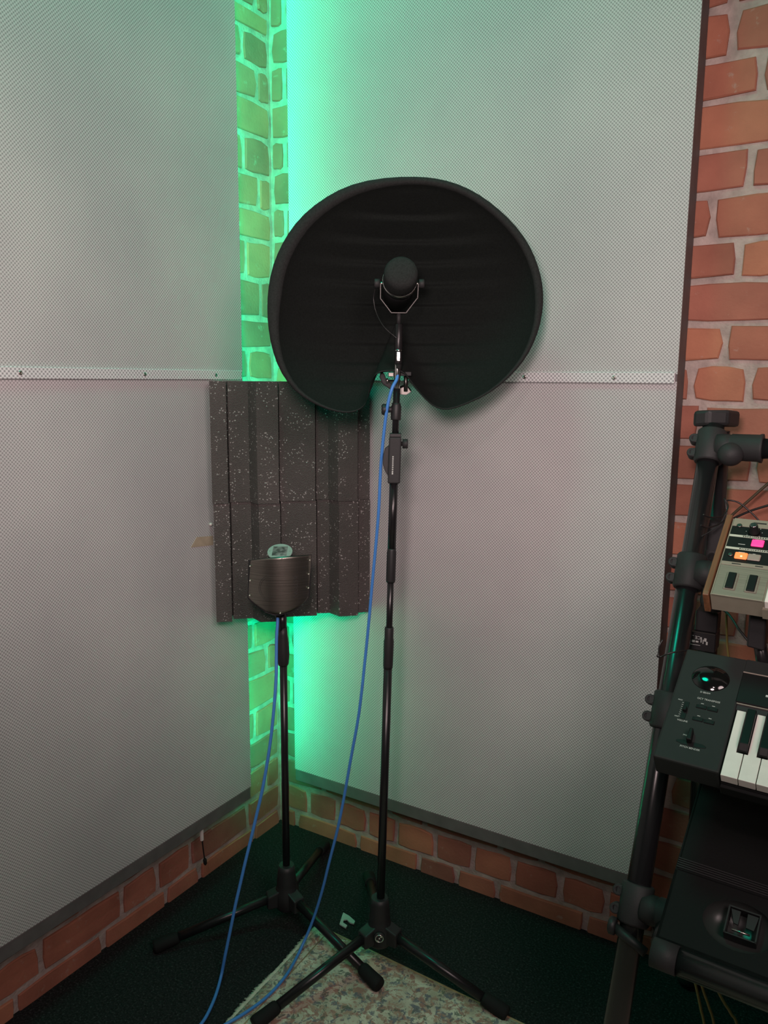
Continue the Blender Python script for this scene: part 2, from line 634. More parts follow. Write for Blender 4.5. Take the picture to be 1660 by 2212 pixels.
def text(name, body, size, mat, parent, mat_local, depth=0.0002, align='CENTER'):
    cu_ = bpy.data.curves.new(name, 'FONT')
    cu_.body = body
    cu_.size = size
    cu_.extrude = depth
    cu_.align_x = align
    cu_.align_y = 'CENTER'
    cu_.resolution_u = 3
    tmp = bpy.data.objects.new(name + '_tmp', cu_)
    me = bpy.data.meshes.new_from_object(tmp)
    bpy.data.objects.remove(tmp)
    bpy.data.curves.remove(cu_)
    me.materials.clear()
    me.materials.append(mat)
    o = bpy.data.objects.new(name, me)
    COL.objects.link(o)
    o.parent = parent
    me.transform(mat_local)
    return o


def smooth_path(pts, sub=6):
    pts = [V(p) for p in pts]
    out = []
    for i in range(len(pts) - 1):
        p0 = pts[max(i - 1, 0)]
        p1, p2 = pts[i], pts[i + 1]
        p3 = pts[min(i + 2, len(pts) - 1)]
        for k in range(sub):
            t = k / sub
            out.append(0.5 * ((2 * p1) + (p2 - p0) * t + (2 * p0 - 5 * p1 + 4 * p2 - p3) * t * t + (3 * p1 - p0 - 3 * p2 + p3) * t ** 3))
    out.append(pts[-1])
    return out


# ------------------------------------------------------------------ room shell
def structure(name, mb, mat):
    o = mb.build(name, mat)
    o['kind'] = 'structure'
    return o


floor = structure('floor', MB().box((-0.25, -4.0, -0.12), (3.2, 0.25, 0.0)), M['carpet'])
MORT = -0.0045
wall_left = structure('wall_left', MB().box((-0.25, -4.0, 0.0), (MORT, 0.25, 2.9)), M['mortar'])
wall_right = structure('wall_right', MB().box((MORT, -MORT, 0.0), (3.2, 0.25, 2.9)), M['mortar'])


def brick_mesh(L, H, seed):
    """a brick face with a worn, uneven outline: front face towards -Y"""
    rnd = random.Random(seed)
    bm = bmesh.new()
    h = H / 2
    l = L / 2
    out = [(-l, -h), (-l * 0.3, -h), (l * 0.35, -h), (l, -h), (l, h * 0.1), (l, h), (l * 0.3, h), (-l * 0.35, h), (-l, h), (-l, -h * 0.1)]
    rc = 0.006
    o1 = []
    for i, (x, z) in enumerate(out):
        if abs(abs(x) - l) < 1e-6 and abs(abs(z) - h) < 1e-6:
            x -= math.copysign(rnd.uniform(0.0, rc), x)
            z -= math.copysign(rnd.uniform(0.0, rc * 0.8), z)
        o1.append((x + rnd.uniform(-0.002, 0.002), z + rnd.uniform(-0.0022, 0.0022)))
    back = [bm.verts.new((x * 1.01, 0.012, z * 1.02)) for x, z in o1]
    mid = [bm.verts.new((x, 0.002, z)) for x, z in o1]
    front = [bm.verts.new((x - math.copysign(0.0022, x), rnd.uniform(-0.0012, 0.0004), z - math.copysign(0.0022, z))) for x, z in o1]
    n = len(o1)
    for A, B in ((back, mid), (mid, front)):
        for i in range(n):
            bm.faces.new((A[i], A[(i + 1) % n], B[(i + 1) % n], B[i]))
    bm.faces.new(front)
    bmesh.ops.recalc_face_normals(bm, faces=bm.faces[:])
    me = bpy.data.meshes.new('brick')
    bm.to_mesh(me)
    bm.free()
    me.materials.append(M['brick'])
    return me


STRETCH = [brick_mesh(0.205, 0.070, 10 + i) for i in range(6)]
HEADER = [brick_mesh(0.095, 0.070, 30 + i) for i in range(5)]


def add_brick(parent, axis, a0, a1, z0, z1):
    """axis 'x': on the right wall between x=a0..a1; axis 'y': on the left wall between y=a0..a1"""
    L = a1 - a0
    if L < 0.018:
        return
    me = random.choice(STRETCH if L > 0.135 else HEADER)
    base = 0.205 if L > 0.135 else 0.095
    o = bpy.data.objects.new('brick', me)
    COL.objects.link(o)
    o.parent = parent
    sx, sz = L / base, (z1 - z0) / 0.070
    c = (a0 + a1) / 2
    jit = random.uniform(-0.0016, 0.0012)
    if axis == 'x':
        o.location = (c, jit, (z0 + z1) / 2)
    else:
        o.location = (-jit, c, (z0 + z1) / 2)
        o.rotation_euler = (0, 0, math.pi / 2)
    o.scale = (sx, 1, sz)


JT = 0.0065   # half a mortar joint


def course(parent, axis, z0, z1, joints):
    js = sorted(joints)
    for a, b in zip(js, js[1:]):
        add_brick(parent, axis, a + JT, b - JT, z0 + JT, z1 - JT)


zR = [2.63, 2.545, 2.46, 2.375, 2.29, 2.20, 2.112, 2.021, 1.932, 1.8545, 1.7656, 1.6834, 1.5955, 1.5172, 1.4334, 1.3549, 1.2736]
zR += [1.2736 - 0.0816 * k for k in range(1, 16)]
zR.append(-0.035)
seen = {(2.021, 1.932): 1.1277, (1.932, 1.8545): 1.1836, (1.8545, 1.7656): 1.232, (1.7656, 1.6834): 1.1775, (1.6834, 1.5955): 1.1133,
        (1.5955, 1.5172): 1.1689, (1.5172, 1.4334): 1.27, (1.4334, 1.3549): 1.154, (1.3549, 1.2736): 1.2046}
for i in range(len(zR) - 1):
    zt, zb = zR[i], zR[i + 1]
    off = 0.0 if i % 2 else 0.115
    # right of the panel
    j0 = seen.get((zt, zb), 1.115 + 0.118 * (i % 2) + random.uniform(-0.01, 0.01))
    js = [j0 - 0.235, j0]
    if (zt, zb) == (1.3549, 1.2736):
        js = [0.98, 1.094, 1.2046]
    while js[-1] < 2.25:
        js.append(js[-1] + random.choice((0.228, 0.228, 0.112)))
    low = zt < 0.36
    if low:
        # whole foot of the wall, under the panel too
        if zt > 0.1 and zt < 0.2:
            js = [0.0, 0.105, 0.2064, 0.31, 0.405, 0.5239, 0.6355, 0.7483, 0.8694, 0.985, 1.10]
        elif zt < 0.1:
            js = [0.0, 0.06, 0.28, 0.4756, 0.59, 0.7065, 0.936, 1.05]
        else:
            js = [0.0, 0.16, 0.38, 0.49, 0.71, 0.82, 1.04]
        while js[-1] < 2.25:
            js.append(js[-1] + random.choice((0.228, 0.112)))
        course(wall_right, 'x', max(zb, -0.02), zt, js)
    else:
        course(wall_right, 'x', zb, zt, js)
        course(wall_right, 'x', zb, zt, [0.0, 0.105 if i % 2 else 0.045, 0.22 if i % 2 else 0.16])

zL = [2.63, 2.55, 2.465, 2.38, 2.29, 2.26 - 0.03, 2.1777, 2.0974, 2.0151, 1.9307, 1.8362, 1.7497, 1.674, 1.5738, 1.4723, 1.3937, 1.3119]
zL += [1.3119 - 0.0827 * k for k in range(1, 10)] + [0.4865, 0.39, 0.3, 0.215, 0.128, 0.046, -0.035]
for i in range(len(zL) - 1):
    zt, zb = zL[i], zL[i + 1]
    if zt < 0.32:
        if zt < 0.06:
            js = [0.0, -0.1194, -0.34, -0.4599, -0.6543, -0.88, -1.0, -1.2, -1.42]
        elif zt < 0.14:
            js = [0.0, -0.145, -0.3711, -0.485, -0.5968, -0.8174, -0.93, -1.15, -1.38]
        elif zt < 0.22:
            js = [0.0, -0.06, -0.27, -0.49, -0.71, -0.82, -1.05, -1.27]
        else:
            js = [0.0, -0.15, -0.37, -0.48]
        course(wall_left, 'y', max(zb, -0.02), zt, js)
    else:
        a = [0.0, -0.105, -0.225, -0.33] if i % 3 == 0 else ([0.0, -0.048, -0.265] if i % 3 == 1 else [0.0, -0.19, -0.30])
        course(wall_left, 'y', zb, zt, a)

# ------------------------------------------------------------------ acoustic panels
PT = 0.077
ZB, ZS0, ZS1, ZT = 0.2, 1.3138, 1.3365, 2.72


def acoustic_panel(label, fa, a0, a1, screws, strip_a0, strip_a1, ragged):
    """fa maps (along, out, z) to world; a0..a1 is the extent along the wall"""
    t = thing('acoustic_panel', label, 'acoustic panel', fa((a0 + a1) / 2, 0.0, ZB))

    def bx(lo, hi, bevel=0.0):
        p, q = V(fa(*lo)), V(fa(*hi))
        return MB().box((min(p.x, q.x), min(p.y, q.y), min(p.z, q.z)), (max(p.x, q.x), max(p.y, q.y), max(p.z, q.z)), bevel)
    bx((a0 + 0.001, 0.004, ZB + 0.032), (a1 - 0.001, PT - 0.004, ZT)).build('backing_frame', M['frame'], t)
    bx((a0, 0.004, ZB - 0.002), (a1, PT - 0.001, ZB + 0.032), 0.002).build('bottom_rail', M['frame'], t)
    bx((a0, PT - 0.004, ZB + 0.033), (a1, PT, ZS0 + 0.004)).build('cloth', M['cloth'], t, label='lower sheet of perforated grey cloth')
    bx((a0, PT - 0.004, ZS1 - 0.004), (a1, PT, ZT)).build('cloth', M['cloth'], t, label='upper sheet of perforated grey cloth')
    st = bx((strip_a0, PT - 0.002, ZS0), (strip_a1, PT + 0.007, ZS1), 0.0015).build('joint_strip', M['cloth_strip'], t)
    for a in screws:
        c = fa(a, PT + 0.007, 1.325)
        ax = V(fa(a, 1, 0)) - V(fa(a, 0, 0))
        MB().lathe(c, ax, [(0, 0.0042), (0.0012, 0.004), (0.0018, 0.002), (0.0010, 0.0015), (0.0010, 0)], 12).build('screw', M['steel'], st)
    return t


panel_l = acoustic_panel('tall grey cloth acoustic panel on left brick wall', lambda a, o, z: (o, a, z), -2.6, -0.2185, [-0.8344, -0.5392, -0.3204], -2.6, -0.2272, 0)
panel_r = acoustic_panel('tall grey cloth acoustic panel behind the black reflection filter', lambda a, o, z: (a, -o, z), 0.1169, 1.0821, [0.7635, 0.9585], 0.1169, 1.0790, 1)

# green light strip fixed to the edge of the left panel, facing the corner
ls = thing('light_strip', 'green light strip along corner edge of left acoustic panel', 'light strip', (0.06, -0.2175, 0.26))
MB().box((0.052, -0.2185, 0.26), (0.0655, -0.2165, 2.70)).build('backing_tape', M['white_plastic'], ls)
MB().box((0.054, -0.2165, 0.262), (0.0650, -0.2120, 2.698)).build('lamp_band', M['led'], ls)

ls2 = thing('light_strip', 'green light strip along corner edge of right acoustic panel', 'light strip', (0.1155, -0.040, 0.21))
MB().box((0.1149, -0.0465, 0.21), (0.1167, -0.0335, 2.70)).build('backing_tape', M['white_plastic'], ls2)
MB().box((0.1119, -0.0455, 0.212), (0.1149, -0.0345, 2.698)).build('lamp_band', M['led_soft'], ls2)

# ------------------------------------------------------------------ foam tiles across the corner
FL, FR = V((0.077, -0.3365, 0)), V((0.3535, -0.077, 0))
fu = (FR - FL)
FWID = fu.length
fu.normalize()
fn = V((fu.y, -fu.x, 0))          # towards the room
prof = [(0.0, 0.040), (0.098, 0.040), (0.099, -0.012), (0.108, -0.012), (0.109, 0.020), (0.232, 0.022), (0.276, 0.058), (0.408, 0.060), (0.409, -0.010), (0.4185, -0.010), (0.4195, 0.024), (0.645, 0.028), (0.646, -0.012), (0.655, -0.012), (0.656, 0.010), (0.735, 0.010), (0.785, 0.046), (0.91, 0.046), (0.911, -0.008), (0.919, -0.008), (0.92, 0.022), (1.0, 0.018)]


def foam_tile(z0, z1, lab, du, dn):
    pts = [(0.0, -0.03)] + prof + [(1.0, -0.03)]
    w = []
    for u_, d_ in pts:
        q = FL + fu * (u_ * FWID + du) + fn * (d_ + 0.012 + dn)
        # keep the back corners clear of both panels
        q.x = max(q.x, 0.0785)
        q.y = min(q.y, -0.0785)
        w.append((q.x, q.y, z0))
    return single('foam_tile', MB().prism(w, (0, 0, z1 - z0), 0.0), M['foam'], lab, 'acoustic foam', (0.21, -0.21, z0), 'foam tiles across the corner')


foam_tile(1.0262, 1.3112, 'dark grey ridged foam tile across corner, upper of two', 0.0, 0.0)
foam_tile(0.7370, 1.0252, 'dark grey ridged foam tile across corner, lower of two', 0.002, -0.002)

# ------------------------------------------------------------------ microphone stands


def mic_stand(label, base, feet, hub_z, hub_r):
    t = thing('microphone_stand', label, 'microphone stand', (base[0], base[1], 0))
    b = V((base[0], base[1], 0))
    MB().lathe(b + V((0, 0, hub_z - 0.042)), (0, 0, 1), [(0, 0.016), (0.006, hub_r * 0.8), (0.018, hub_r), (0.05, hub_r), (0.062, hub_r * 0.8), (0.07, 0.024), (0.105, 0.0205), (0.118, 0.018)], 24).build('hub', M['plastic'], t)
    for i, f in enumerate(feet):
        f = V(f)
        d = (f - b)
        d.z = 0
        d.normalize()
        p0 = b + d * (hub_r * 0.7) + V((0, 0, hub_z))
        lg = MB().tube([p0, f - (f - p0).normalized() * 0.02], 0.0105, 14).build('leg', M['pole'], t)
        ax = (f - p0).normalized()
        MB().lathe(f - ax * 0.045, ax, [(0, 0.0125), (0.006, 0.0145), (0.03, 0.0152), (0.052, 0.0165), (0.058, 0.014)], 16).build('rubber_foot', M['rubber'], lg)
        # socket lug that carries the leg
        s_ = d.cross(V((0, 0, 1)))
        MB().prism([p0 - d * 0.014 + s_ * 0.015 + V((0, 0, -0.024)), p0 - d * 0.014 + s_ * 0.015 + V((0, 0, 0.022)), p0 + d * 0.028 + s_ * 0.015 + V((0, 0, 0.006)), p0 + d * 0.028 + s_ * 0.015 + V((0, 0, -0.026))], s_ * -0.030, 0.003).build('leg_socket', M['plastic'], t)
    return t


# big stand -------------------------------------------------------
big = mic_stand('tall black tripod microphone stand carrying the round reflection filter', (0.5790, -0.3725), [(0.4626, -0.6516, 0.0255), (0.8707, -0.3561, 0.0165), (0.3911, -0.1176, 0.0165)], 0.105, 0.030)
P0, P1 = V((0.5805, -0.3717, 0.16)), V((0.6022, -0.3585, 1.3087))


def onpole(z):
    return P0 + (P1 - P0) * ((z - P0.z) / (P1.z - P0.z))


up = (P1 - P0).normalized()
MB().tube([onpole(0.13), onpole(0.735)], 0.0090, 18).build('lower_pole', M['pole'], big)
MB().tube([onpole(0.735), onpole(0.92)], 0.0068, 16).build('inner_pole', M['pole'], big)
MB().lathe(onpole(0.715), up, [(0, 0.0098), (0.006, 0.0104), (0.03, 0.0108), (0.06, 0.0108), (0.066, 0.0095), (0.088, 0.0095), (0.09, 0.0085)], 20).build('clutch', M['plastic'], big)
MB().lathe(onpole(0.902), up, [(0, 0.0092), (0.004, 0.0098), (0.064, 0.0098), (0.068, 0.009), (0.072, 0.0088)], 20).build('sleeve', M['plastic'], big)
MB().tube([onpole(0.965), onpole(1.118)], 0.0086, 18).build('upper_pole', M['pole'], big)
# squeeze grip clutch: a block with side lever and knob
VX, VN = V((0.85551217, 0.51778271, 0)), V((0.51778271, -0.85551217, 0))


def slab(c, ax, ay, az, hx, hy, hz, bevel=0.0, seg=2):
    m = Matrix.Identity(4)
    for i, a in enumerate((ax, ay, az)):
        for j in range(3):
            m[j][i] = a[j]
    m.translation = V(c)
    return MB().box((-hx, -hy, -hz), (hx, hy, hz), bevel, m, seg)


cb = onpole(1.157)
side = up.cross(VN).normalized()
gr = slab(cb, VX, VN, up, 0.0125, 0.013, 0.047, 0.003).build('grip_block', M['clampmat'], big)
slab(cb + up * 0.0505, VX, VN, up, 0.0115, 0.012, 0.0035, 0.001).build('top_collar', M['plastic'], gr)
MB().prism([cb - VX * 0.012 + up * z_ - VX * d_ - VN * 0.006 for z_, d_ in ((0.030, 0.0), (0.024, 0.008), (0.008, 0.0115), (-0.01, 0.0112), (-0.024, 0.006), (-0.032, 0.0))], VN * 0.012, 0.001).build('squeeze_lever', M['plastic'], gr)
MB().lathe(cb + VX * 0.012 + up * 0.033, VX, [(0, 0.0045), (0.003, 0.0045), (0.003, 0.0095), (0.0125, 0.0098), (0.014, 0.0085)], 14).build('thumb_knob', M['clampmat'], gr)
for k in range(9):
    slab(cb + VN * 0.0132 - VX * 0.0035 + up * (-0.026 + 0.0042 * k), VX, VN, up, 0.0013, 0.0003, 0.0013 if k else 0.0022).build('maker_mark', M['white_print'], gr)
MB().tube([onpole(1.20), onpole(1.30)], 0.0068, 16).build('top_pole', M['pole'], big)
MB().lathe(onpole(1.2375), up, [(0, 0.0098), (0.003, 0.0104), (0.026, 0.0104), (0.030, 0.009), (0.034, 0.0088)], 20).build('boom_collar', M['plastic'], big)
kc = onpole(1.2585)
kb_ = MB().tube([kc - VX * 0.006, kc - VX * 0.018], 0.0062, 12).build('side_screw', M['plastic'], big)
MB().lathe(kc - VX * 0.0165, -VX, [(0, 0.009), (0.002, 0.0112), (0.0105, 0.0112), (0.013, 0.009)], 16).build('knob', M['plastic'], kb_)
MB().tube([onpole(1.258), V((0.6040, -0.3570, 1.42))], 0.0062, 16).build('thread_rod', M['chrome'], big, label='bright chrome threaded rod')
# silver cap on the tripod hub, facing the room
hb = V((0.5790, -0.3725, 0.105)) + VN * 0.0285
bo = MB().lathe(hb, VN, [(0, 0.0125), (0.006, 0.0125), (0.0075, 0.011)], 20).build('pivot_cap', M['plastic'], big)
ring = MB()
q1, q2 = hb + VN * 0.0075, VX
pts = [q1 + VX * (0.0085 * math.cos(a)) + V((0, 0, 1)) * (0.0085 * math.sin(a)) for a in [2 * math.pi * k / 24 for k in range(25)]]
ring.tube(pts, 0.0011, 8, cap=False)
ring.build('cap_ring', M['chrome'], bo)
MB().lathe(q1, VN, [(0, 0.0026), (0.001, 0.0022), (0.0014, 0)], 12).build('cap_centre', M['chrome'], bo)
dv = (VX * 0.6 + V((0, 0, 0.8))).normalized()
pv = (VX * 0.8 - V((0, 0, 0.6))).normalized()
for s_ in (1, -1):
    slab(q1 + dv * (s_ * 0.0068) + VN * 0.0006, pv, VN, dv, 0.0019, 0.0006, 0.0022).build('cap_bar', M['chrome'], bo)

# small stand -----------------------------------------------------
small = mic_stand('shorter black tripod microphone stand beneath the foam tiles', (0.3085, -0.3620), [(0.1133, -0.5910, 0.0165), (0.6081, -0.4345, 0.0255), (0.2036, -0.0606, 0.0165)], 0.085, 0.030)
Q0, Q1 = V((0.3085, -0.3620, 0.08)), V((0.3068, -0.3629, 0.79))
MB().tube([Q0, V((0.3078, -0.3623, 0.70))], 0.0086, 18).build('lower_pole', M['pole'], small)
MB().lathe((0.3078, -0.3623, 0.664), (0, 0, 1), [(0, 0.010), (0.004, 0.0125), (0.022, 0.0142), (0.045, 0.0138), (0.075, 0.0105), (0.092, 0.0095)], 20).build('clutch', M['plastic'], small)
MB().tube([V((0.3072, -0.3626, 0.745)), V((0.3070, -0.3628, 0.792))], 0.0098, 16).build('upper_pole', M['pole'], small)
MB().lathe((0.3085, -0.3620, 0.125), (0, 0, 1), [(0, 0.0128), (0.003, 0.0135), (0.03, 0.0125), (0.034, 0.0105)], 18).build('pole_collar', M['plastic'], small)

# ------------------------------------------------------------------ reflection filter (big round baffle)
HC = V((0.6148, -0.3509, 1.4793))
HO = [(-0.0089, 0.225), (-0.0426, 0.223), (-0.0763, 0.2181), (-0.1062, 0.2104), (-0.1325, 0.1999), (-0.1551, 0.1872), (-0.1778, 0.1727), (-0.1986, 0.1557), (-0.2158, 0.1383), (-0.2311, 0.1179), (-0.2428, 0.0981), (-0.2525, 0.0798), (-0.2603, 0.0614), (-0.2664, 0.0393), (-0.2706, 0.0171), (-0.2733, -0.0052), (-0.2735, -0.0239), (-0.2735, -0.0445), (-0.2719, -0.0651), (-0.2684, -0.0878), (-0.263, -0.1105), (-0.2555, -0.1326), (-0.2461, -0.1524), (-0.2334, -0.1708), (-0.2192, -0.1869), (-0.2045, -0.1984), (-0.1881, -0.2079), (-0.1705, -0.2167), (-0.1529, -0.2232), (-0.1373, -0.2274), (-0.1215, -0.2296), (-0.1098, -0.2291), (-0.0981, -0.2267), (-0.0891, -0.2227), (-0.0824, -0.2169), (-0.0773, -0.2102), (-0.0746, -0.2032), (-0.0727, -0.1935), (-0.0708, -0.1819), (-0.0689, -0.1722), (-0.065, -0.1626), (-0.0608, -0.1553), (-0.0554, -0.1502), (-0.0468, -0.1471), (-0.0359, -0.1462), (-0.0203, -0.1461), (-0.0048, -0.146), (0.0011, -0.1506), (0.009, -0.1613), (0.0229, -0.1793), (0.0328, -0.19), (0.0428, -0.2004), (0.0507, -0.2081), (0.0587, -0.2139), (0.0685, -0.2188), (0.0783, -0.2215), (0.0901, -0.2214), (0.1018, -0.2194), (0.1329, -0.2075), (0.1522, -0.198), (0.1715, -0.1878), (0.1917, -0.173), (0.2095, -0.1567), (0.2257, -0.1397), (0.2394, -0.122), (0.2493, -0.1056), (0.2575, -0.0877), (0.2645, -0.0691), (0.2696, -0.0498), (0.2726, -0.0292), (0.2736, -0.0086), (0.2731, 0.0081), (0.2705, 0.0248), (0.2667, 0.0417), (0.2615, 0.0579), (0.2531, 0.0787), (0.2429, 0.098), (0.23, 0.1168), (0.2151, 0.1341), (0.1986, 0.1506), (0.18, 0.1663), (0.162, 0.1798), (0.1417, 0.1929), (0.1215, 0.2035), (0.0999, 0.2122), (0.0781, 0.2185), (0.0547, 0.2226), (0.0379, 0.2242), (0.021, 0.2252)]
n0 = len(HO)
HO = [(0.5 * p[0] + 0.25 * (HO[i - 1][0] + HO[(i + 1) % n0][0]), 0.5 * p[1] + 0.25 * (HO[i - 1][1] + HO[(i + 1) % n0][1])) for i, p in enumerate(HO)]
dense = []
for i, p in enumerate(HO):
    q = HO[(i + 1) % n0]
    dense += [p, ((p[0] + q[0]) / 2, (p[1] + q[1]) / 2)]
HO = dense
halo = thing('reflection_filter', 'large round black felt reflection filter behind the microphone', 'reflection filter', (HC.x, HC.y, 1.25))


def hw(x, y, n):
    return HC + VX * x + V((0, 0, y)) + VN * n


HD = 0.150


def rim_w(x, y):
    a = math.atan2(y, x)
    lf = max(0.0, -math.cos(a))
    tp = max(0.0, math.sin(a))
    rt = max(0.0, math.cos(a))
    bt = max(0.0, -math.sin(a))
    return 0.006 + 0.023 * lf ** 1.3 * (1 - bt) + 0.010 * tp ** 2 + 0.012 * rt ** 2 * (1 - bt) - 0.002 * bt


inner = []
for x, y in HO:
    d = math.hypot(x, y)
    k = (d - rim_w(x, y)) / d
    inner.append((x * k, y * k))


def bowl(x, y, s):
    dep_ = -HD * max(0.0, 1 - s ** 2.4) ** 0.85 - 0.004
    fade = max(0.0, 1 - (abs(x) / 0.24) ** 3) * max(0.0, 1 - s ** 5)
    ph = ((y + 0.001) / 0.0415) % 1.0
    rid = (ph / 0.82 if ph < 0.82 else (1 - ph) / 0.18)      # soft step per rib
    return dep_ + 0.0165 * rid * fade


NR = 64
bm = bmesh.new()
rings = []
for k in range(1, NR + 1):
    s = (k / NR) ** 0.8
    rings.append([bm.verts.new(hw(x * s, y * s, bowl(x * s, y * s, s))) for x, y in inner])
cvert = bm.verts.new(hw(0, 0, bowl(0, 0, 0)))
nn = len(HO)
for i in range(nn):
    bm.faces.new((cvert, rings[0][i], rings[0][(i + 1) % nn])).smooth = True
for A, B in zip(rings, rings[1:]):
    for i in range(nn):
        bm.faces.new((A[i], B[i], B[(i + 1) % nn], A[(i + 1) % nn])).smooth = True
mb = MB()
mb.bm.free()
mb.bm = bm
mb.build('felt_lining', M['felt'], halo, label='ribbed black felt inside of the bowl')
# rim band: rounded lip from the lining to the outside edge
bm = bmesh.new()
sect = []
for t_, nrm in ((0.0, -0.006), (0.08, 0.0), (0.35, 0.004), (0.75, 0.001), (0.95, -0.006), (1.0, -0.014), (0.985, -0.024)):
    sect.append([bm.verts.new(hw(a[0] + (b[0] - a[0]) * t_, a[1] + (b[1] - a[1]) * t_, nrm)) for a, b in zip(inner, HO)])
for A, B in zip(sect, sect[1:]):
    for i in range(nn):
        bm.faces.new((A[i], B[i], B[(i + 1) % nn], A[(i + 1) % nn])).smooth = True
mb = MB()
mb.bm.free()
mb.bm = bm
mb.build('rim', M['felt_rim'], halo, label='rolled felt rim')
# outer shell
bm = bmesh.new()
rings = []
for k in range(1, 25):
    s = (k / 24) ** 0.6
    rings.append([bm.verts.new(hw(x * s * 0.985, y * s * 0.985, -0.022 - (HD + 0.012) * max(0.0, 1 - s ** 2.6) ** 0.8)) for x, y in HO])
cvert = bm.verts.new(hw(0, 0, -0.022 - HD - 0.012))
for i in range(nn):
    bm.faces.new((cvert, rings[0][i], rings[0][(i + 1) % nn])).smooth = True
for A, B in zip(rings, rings[1:]):
    for i in range(nn):
        bm.faces.new((A[i], B[i], B[(i + 1) % nn], A[(i + 1) % nn])).smooth = True
mb = MB()
mb.bm.free()
mb.bm = bm
mb.build('outer_shell', M['felt'], halo)
# clamp bracket under the notch
br = MB().prism([hw(x, y, -0.045) for x, y in ((-0.047, -0.143), (-0.040, -0.150), (-0.036, -0.162), (-0.022, -0.172), (-0.008, -0.180), (-0.012, -0.187), (-0.030, -0.180), (-0.044, -0.170), (-0.050, -0.156))], VN * 0.016, 0.002).build('mount_bracket', M['clampmat'], halo)
slab(hw(-0.022, -0.1515, -0.030), VX, VN, V((0, 0, 1)), 0.010, 0.012, 0.0042, 0.001).build('clamp_block', M['darksteel'], br)
MB().lathe(hw(-0.036, -0.164, -0.025), VX, [(0, 0.0), (0, 0.0052), (0.004, 0.0052), (0.004, 0.0022), (0.018, 0.0022)], 12).build('clamp_bolt', M['steel'], br)
MB().prism([hw(x, y, -0.05) for x, y in ((-0.012, -0.176), (0.006, -0.170), (0.016, -0.182), (0.006, -0.189), (-0.008, -0.188))], VN * 0.010 + V((0, 0, -0.004)), 0.001).build('wing_plate', M['darksteel'], br)
slab(hw(-0.004, -0.150, -0.06), VX, VN, V((0, 0, 1)), 0.018, 0.05, 0.004, 0.001).build('support_arm', M['clampmat'], br)
MB().tube([hw(0.004, -0.152, -0.035), hw(0.004, -0.185, -0.040)], 0.0042, 12).build('clamp_rod', M['darksteel'], br)

# ------------------------------------------------------------------ microphone in front of the bowl
mc = V((0.6059, -0.3563, 1.5085))
mic = thing('studio_microphone', 'black round-headed microphone on metal yoke in the filter', 'microphone', (0.6041, -0.3573, 1.43))
axm = (VN * 0.93 + V((0, 0, 0.24)) - VX * -0.04).normalized()      # towards the room, tipped up a little
MB().lathe(mc + VN * 0.012 + V((0, 0, 0.004)), axm, [(-0.012, 0.0330), (0.0, 0.0332), (0.022, 0.0328), (0.030, 0.0305), (0.0345, 0.025), (0.036, 0.012), (0.0362, 0)], 40).build('foam_head', M['felt_rim'], mic, label='round black foam windscreen')
MB().lathe(mc + VN * 0.012 + V((0, 0, 0.004)), axm, [(-0.022, 0.0330), (-0.020, 0.0348), (-0.012, 0.0352), (-0.010, 0.0338)], 40).build('head_ring', M['chrome'], mic, label='thin chrome ring behind the head')
MB().lathe(mc + VN * 0.012 + V((0, 0, 0.004)), axm, [(-0.115, 0.012), (-0.112, 0.022), (-0.105, 0.0285), (-0.05, 0.0305), (-0.022, 0.0325)], 32).build('body', M['plastic'], mic)


def mp(x, y, n=0.0):
    return V((0.6059, -0.3563, 0)) + VX * x + V((0, 0, 1.5118 + y)) + VN * n


def pxm(dx, dy):      # offsets in photo pixels at the microphone's distance, as metres
    return dx * 0.000935, -dy * 0.000935


yk = [pxm(-41, 10), pxm(-41, 40), pxm(-18, 69), pxm(13, 69), pxm(37, 38), pxm(38, 10)]
yoke = MB()
for a, b in zip(yk, yk[1:]):
    pa, pb = mp(*a), mp(*b)
    dd = (pb - pa).normalized()
    nn2 = dd.cross(VN).normalized()
    m4 = Matrix.Identity(4)
    for i_, a_ in enumerate((nn2, VN, dd)):
        for j_ in range(3):
            m4[j_][i_] = a_[j_]
    m4.translation = (pa + pb) / 2
    yoke.box((-0.0008, -0.006, -(pb - pa).length / 2 - 0.0006), (0.0008, 0.006, (pb - pa).length / 2 + 0.0006), 0.0, m4)
yk_o = yoke.build('yoke', M['yokemat'], mic, label='bent flat metal yoke')
for sx in (-1, 1):
    x0 = -0.0385 if sx < 0 else 0.0355
    c0 = mp(x0, -0.0085)
    MB().lathe(c0 - VX * (sx * 0.006), VX * sx, [(0, 0.0035), (0.0075, 0.0035)], 12).build('brass_washer', M['steel'], yk_o)
    MB().lathe(c0 + VX * (sx * 0.0012), VX * sx, [(0, 0.007), (0.001, 0.0088), (0.0095, 0.0090), (0.0108, 0.0075)], 14).build('knob', M['clampmat'], yk_o)
zt_, zb_ = 1.4475, 1.4265
MB().tube([V((0.6041, -0.3573, zt_)), V((0.6041, -0.3573, zb_))], 0.0040, 14).build('swivel_stem', M['clampmat'], mic)
MB().tube(smooth_path([mp(-0.047, -0.012, -0.004), mp(-0.052, -0.035, -0.012), mp(-0.047, -0.062, -0.01), mp(-0.032, -0.09, 0.0), mp(-0.010, -0.110, 0.006), mp(-0.005, -0.113, 0.006)]), 0.0012, 8).build('pigtail_wire', M['wire'], mic)
MB().lathe((0.6041, -0.3573, 1.4265), (0, 0, -1), [(0, 0.006), (0.0015, 0.0078), (0.05, 0.0080), (0.052, 0.0072)], 20).build('output_barrel', M['xlr'], mic)

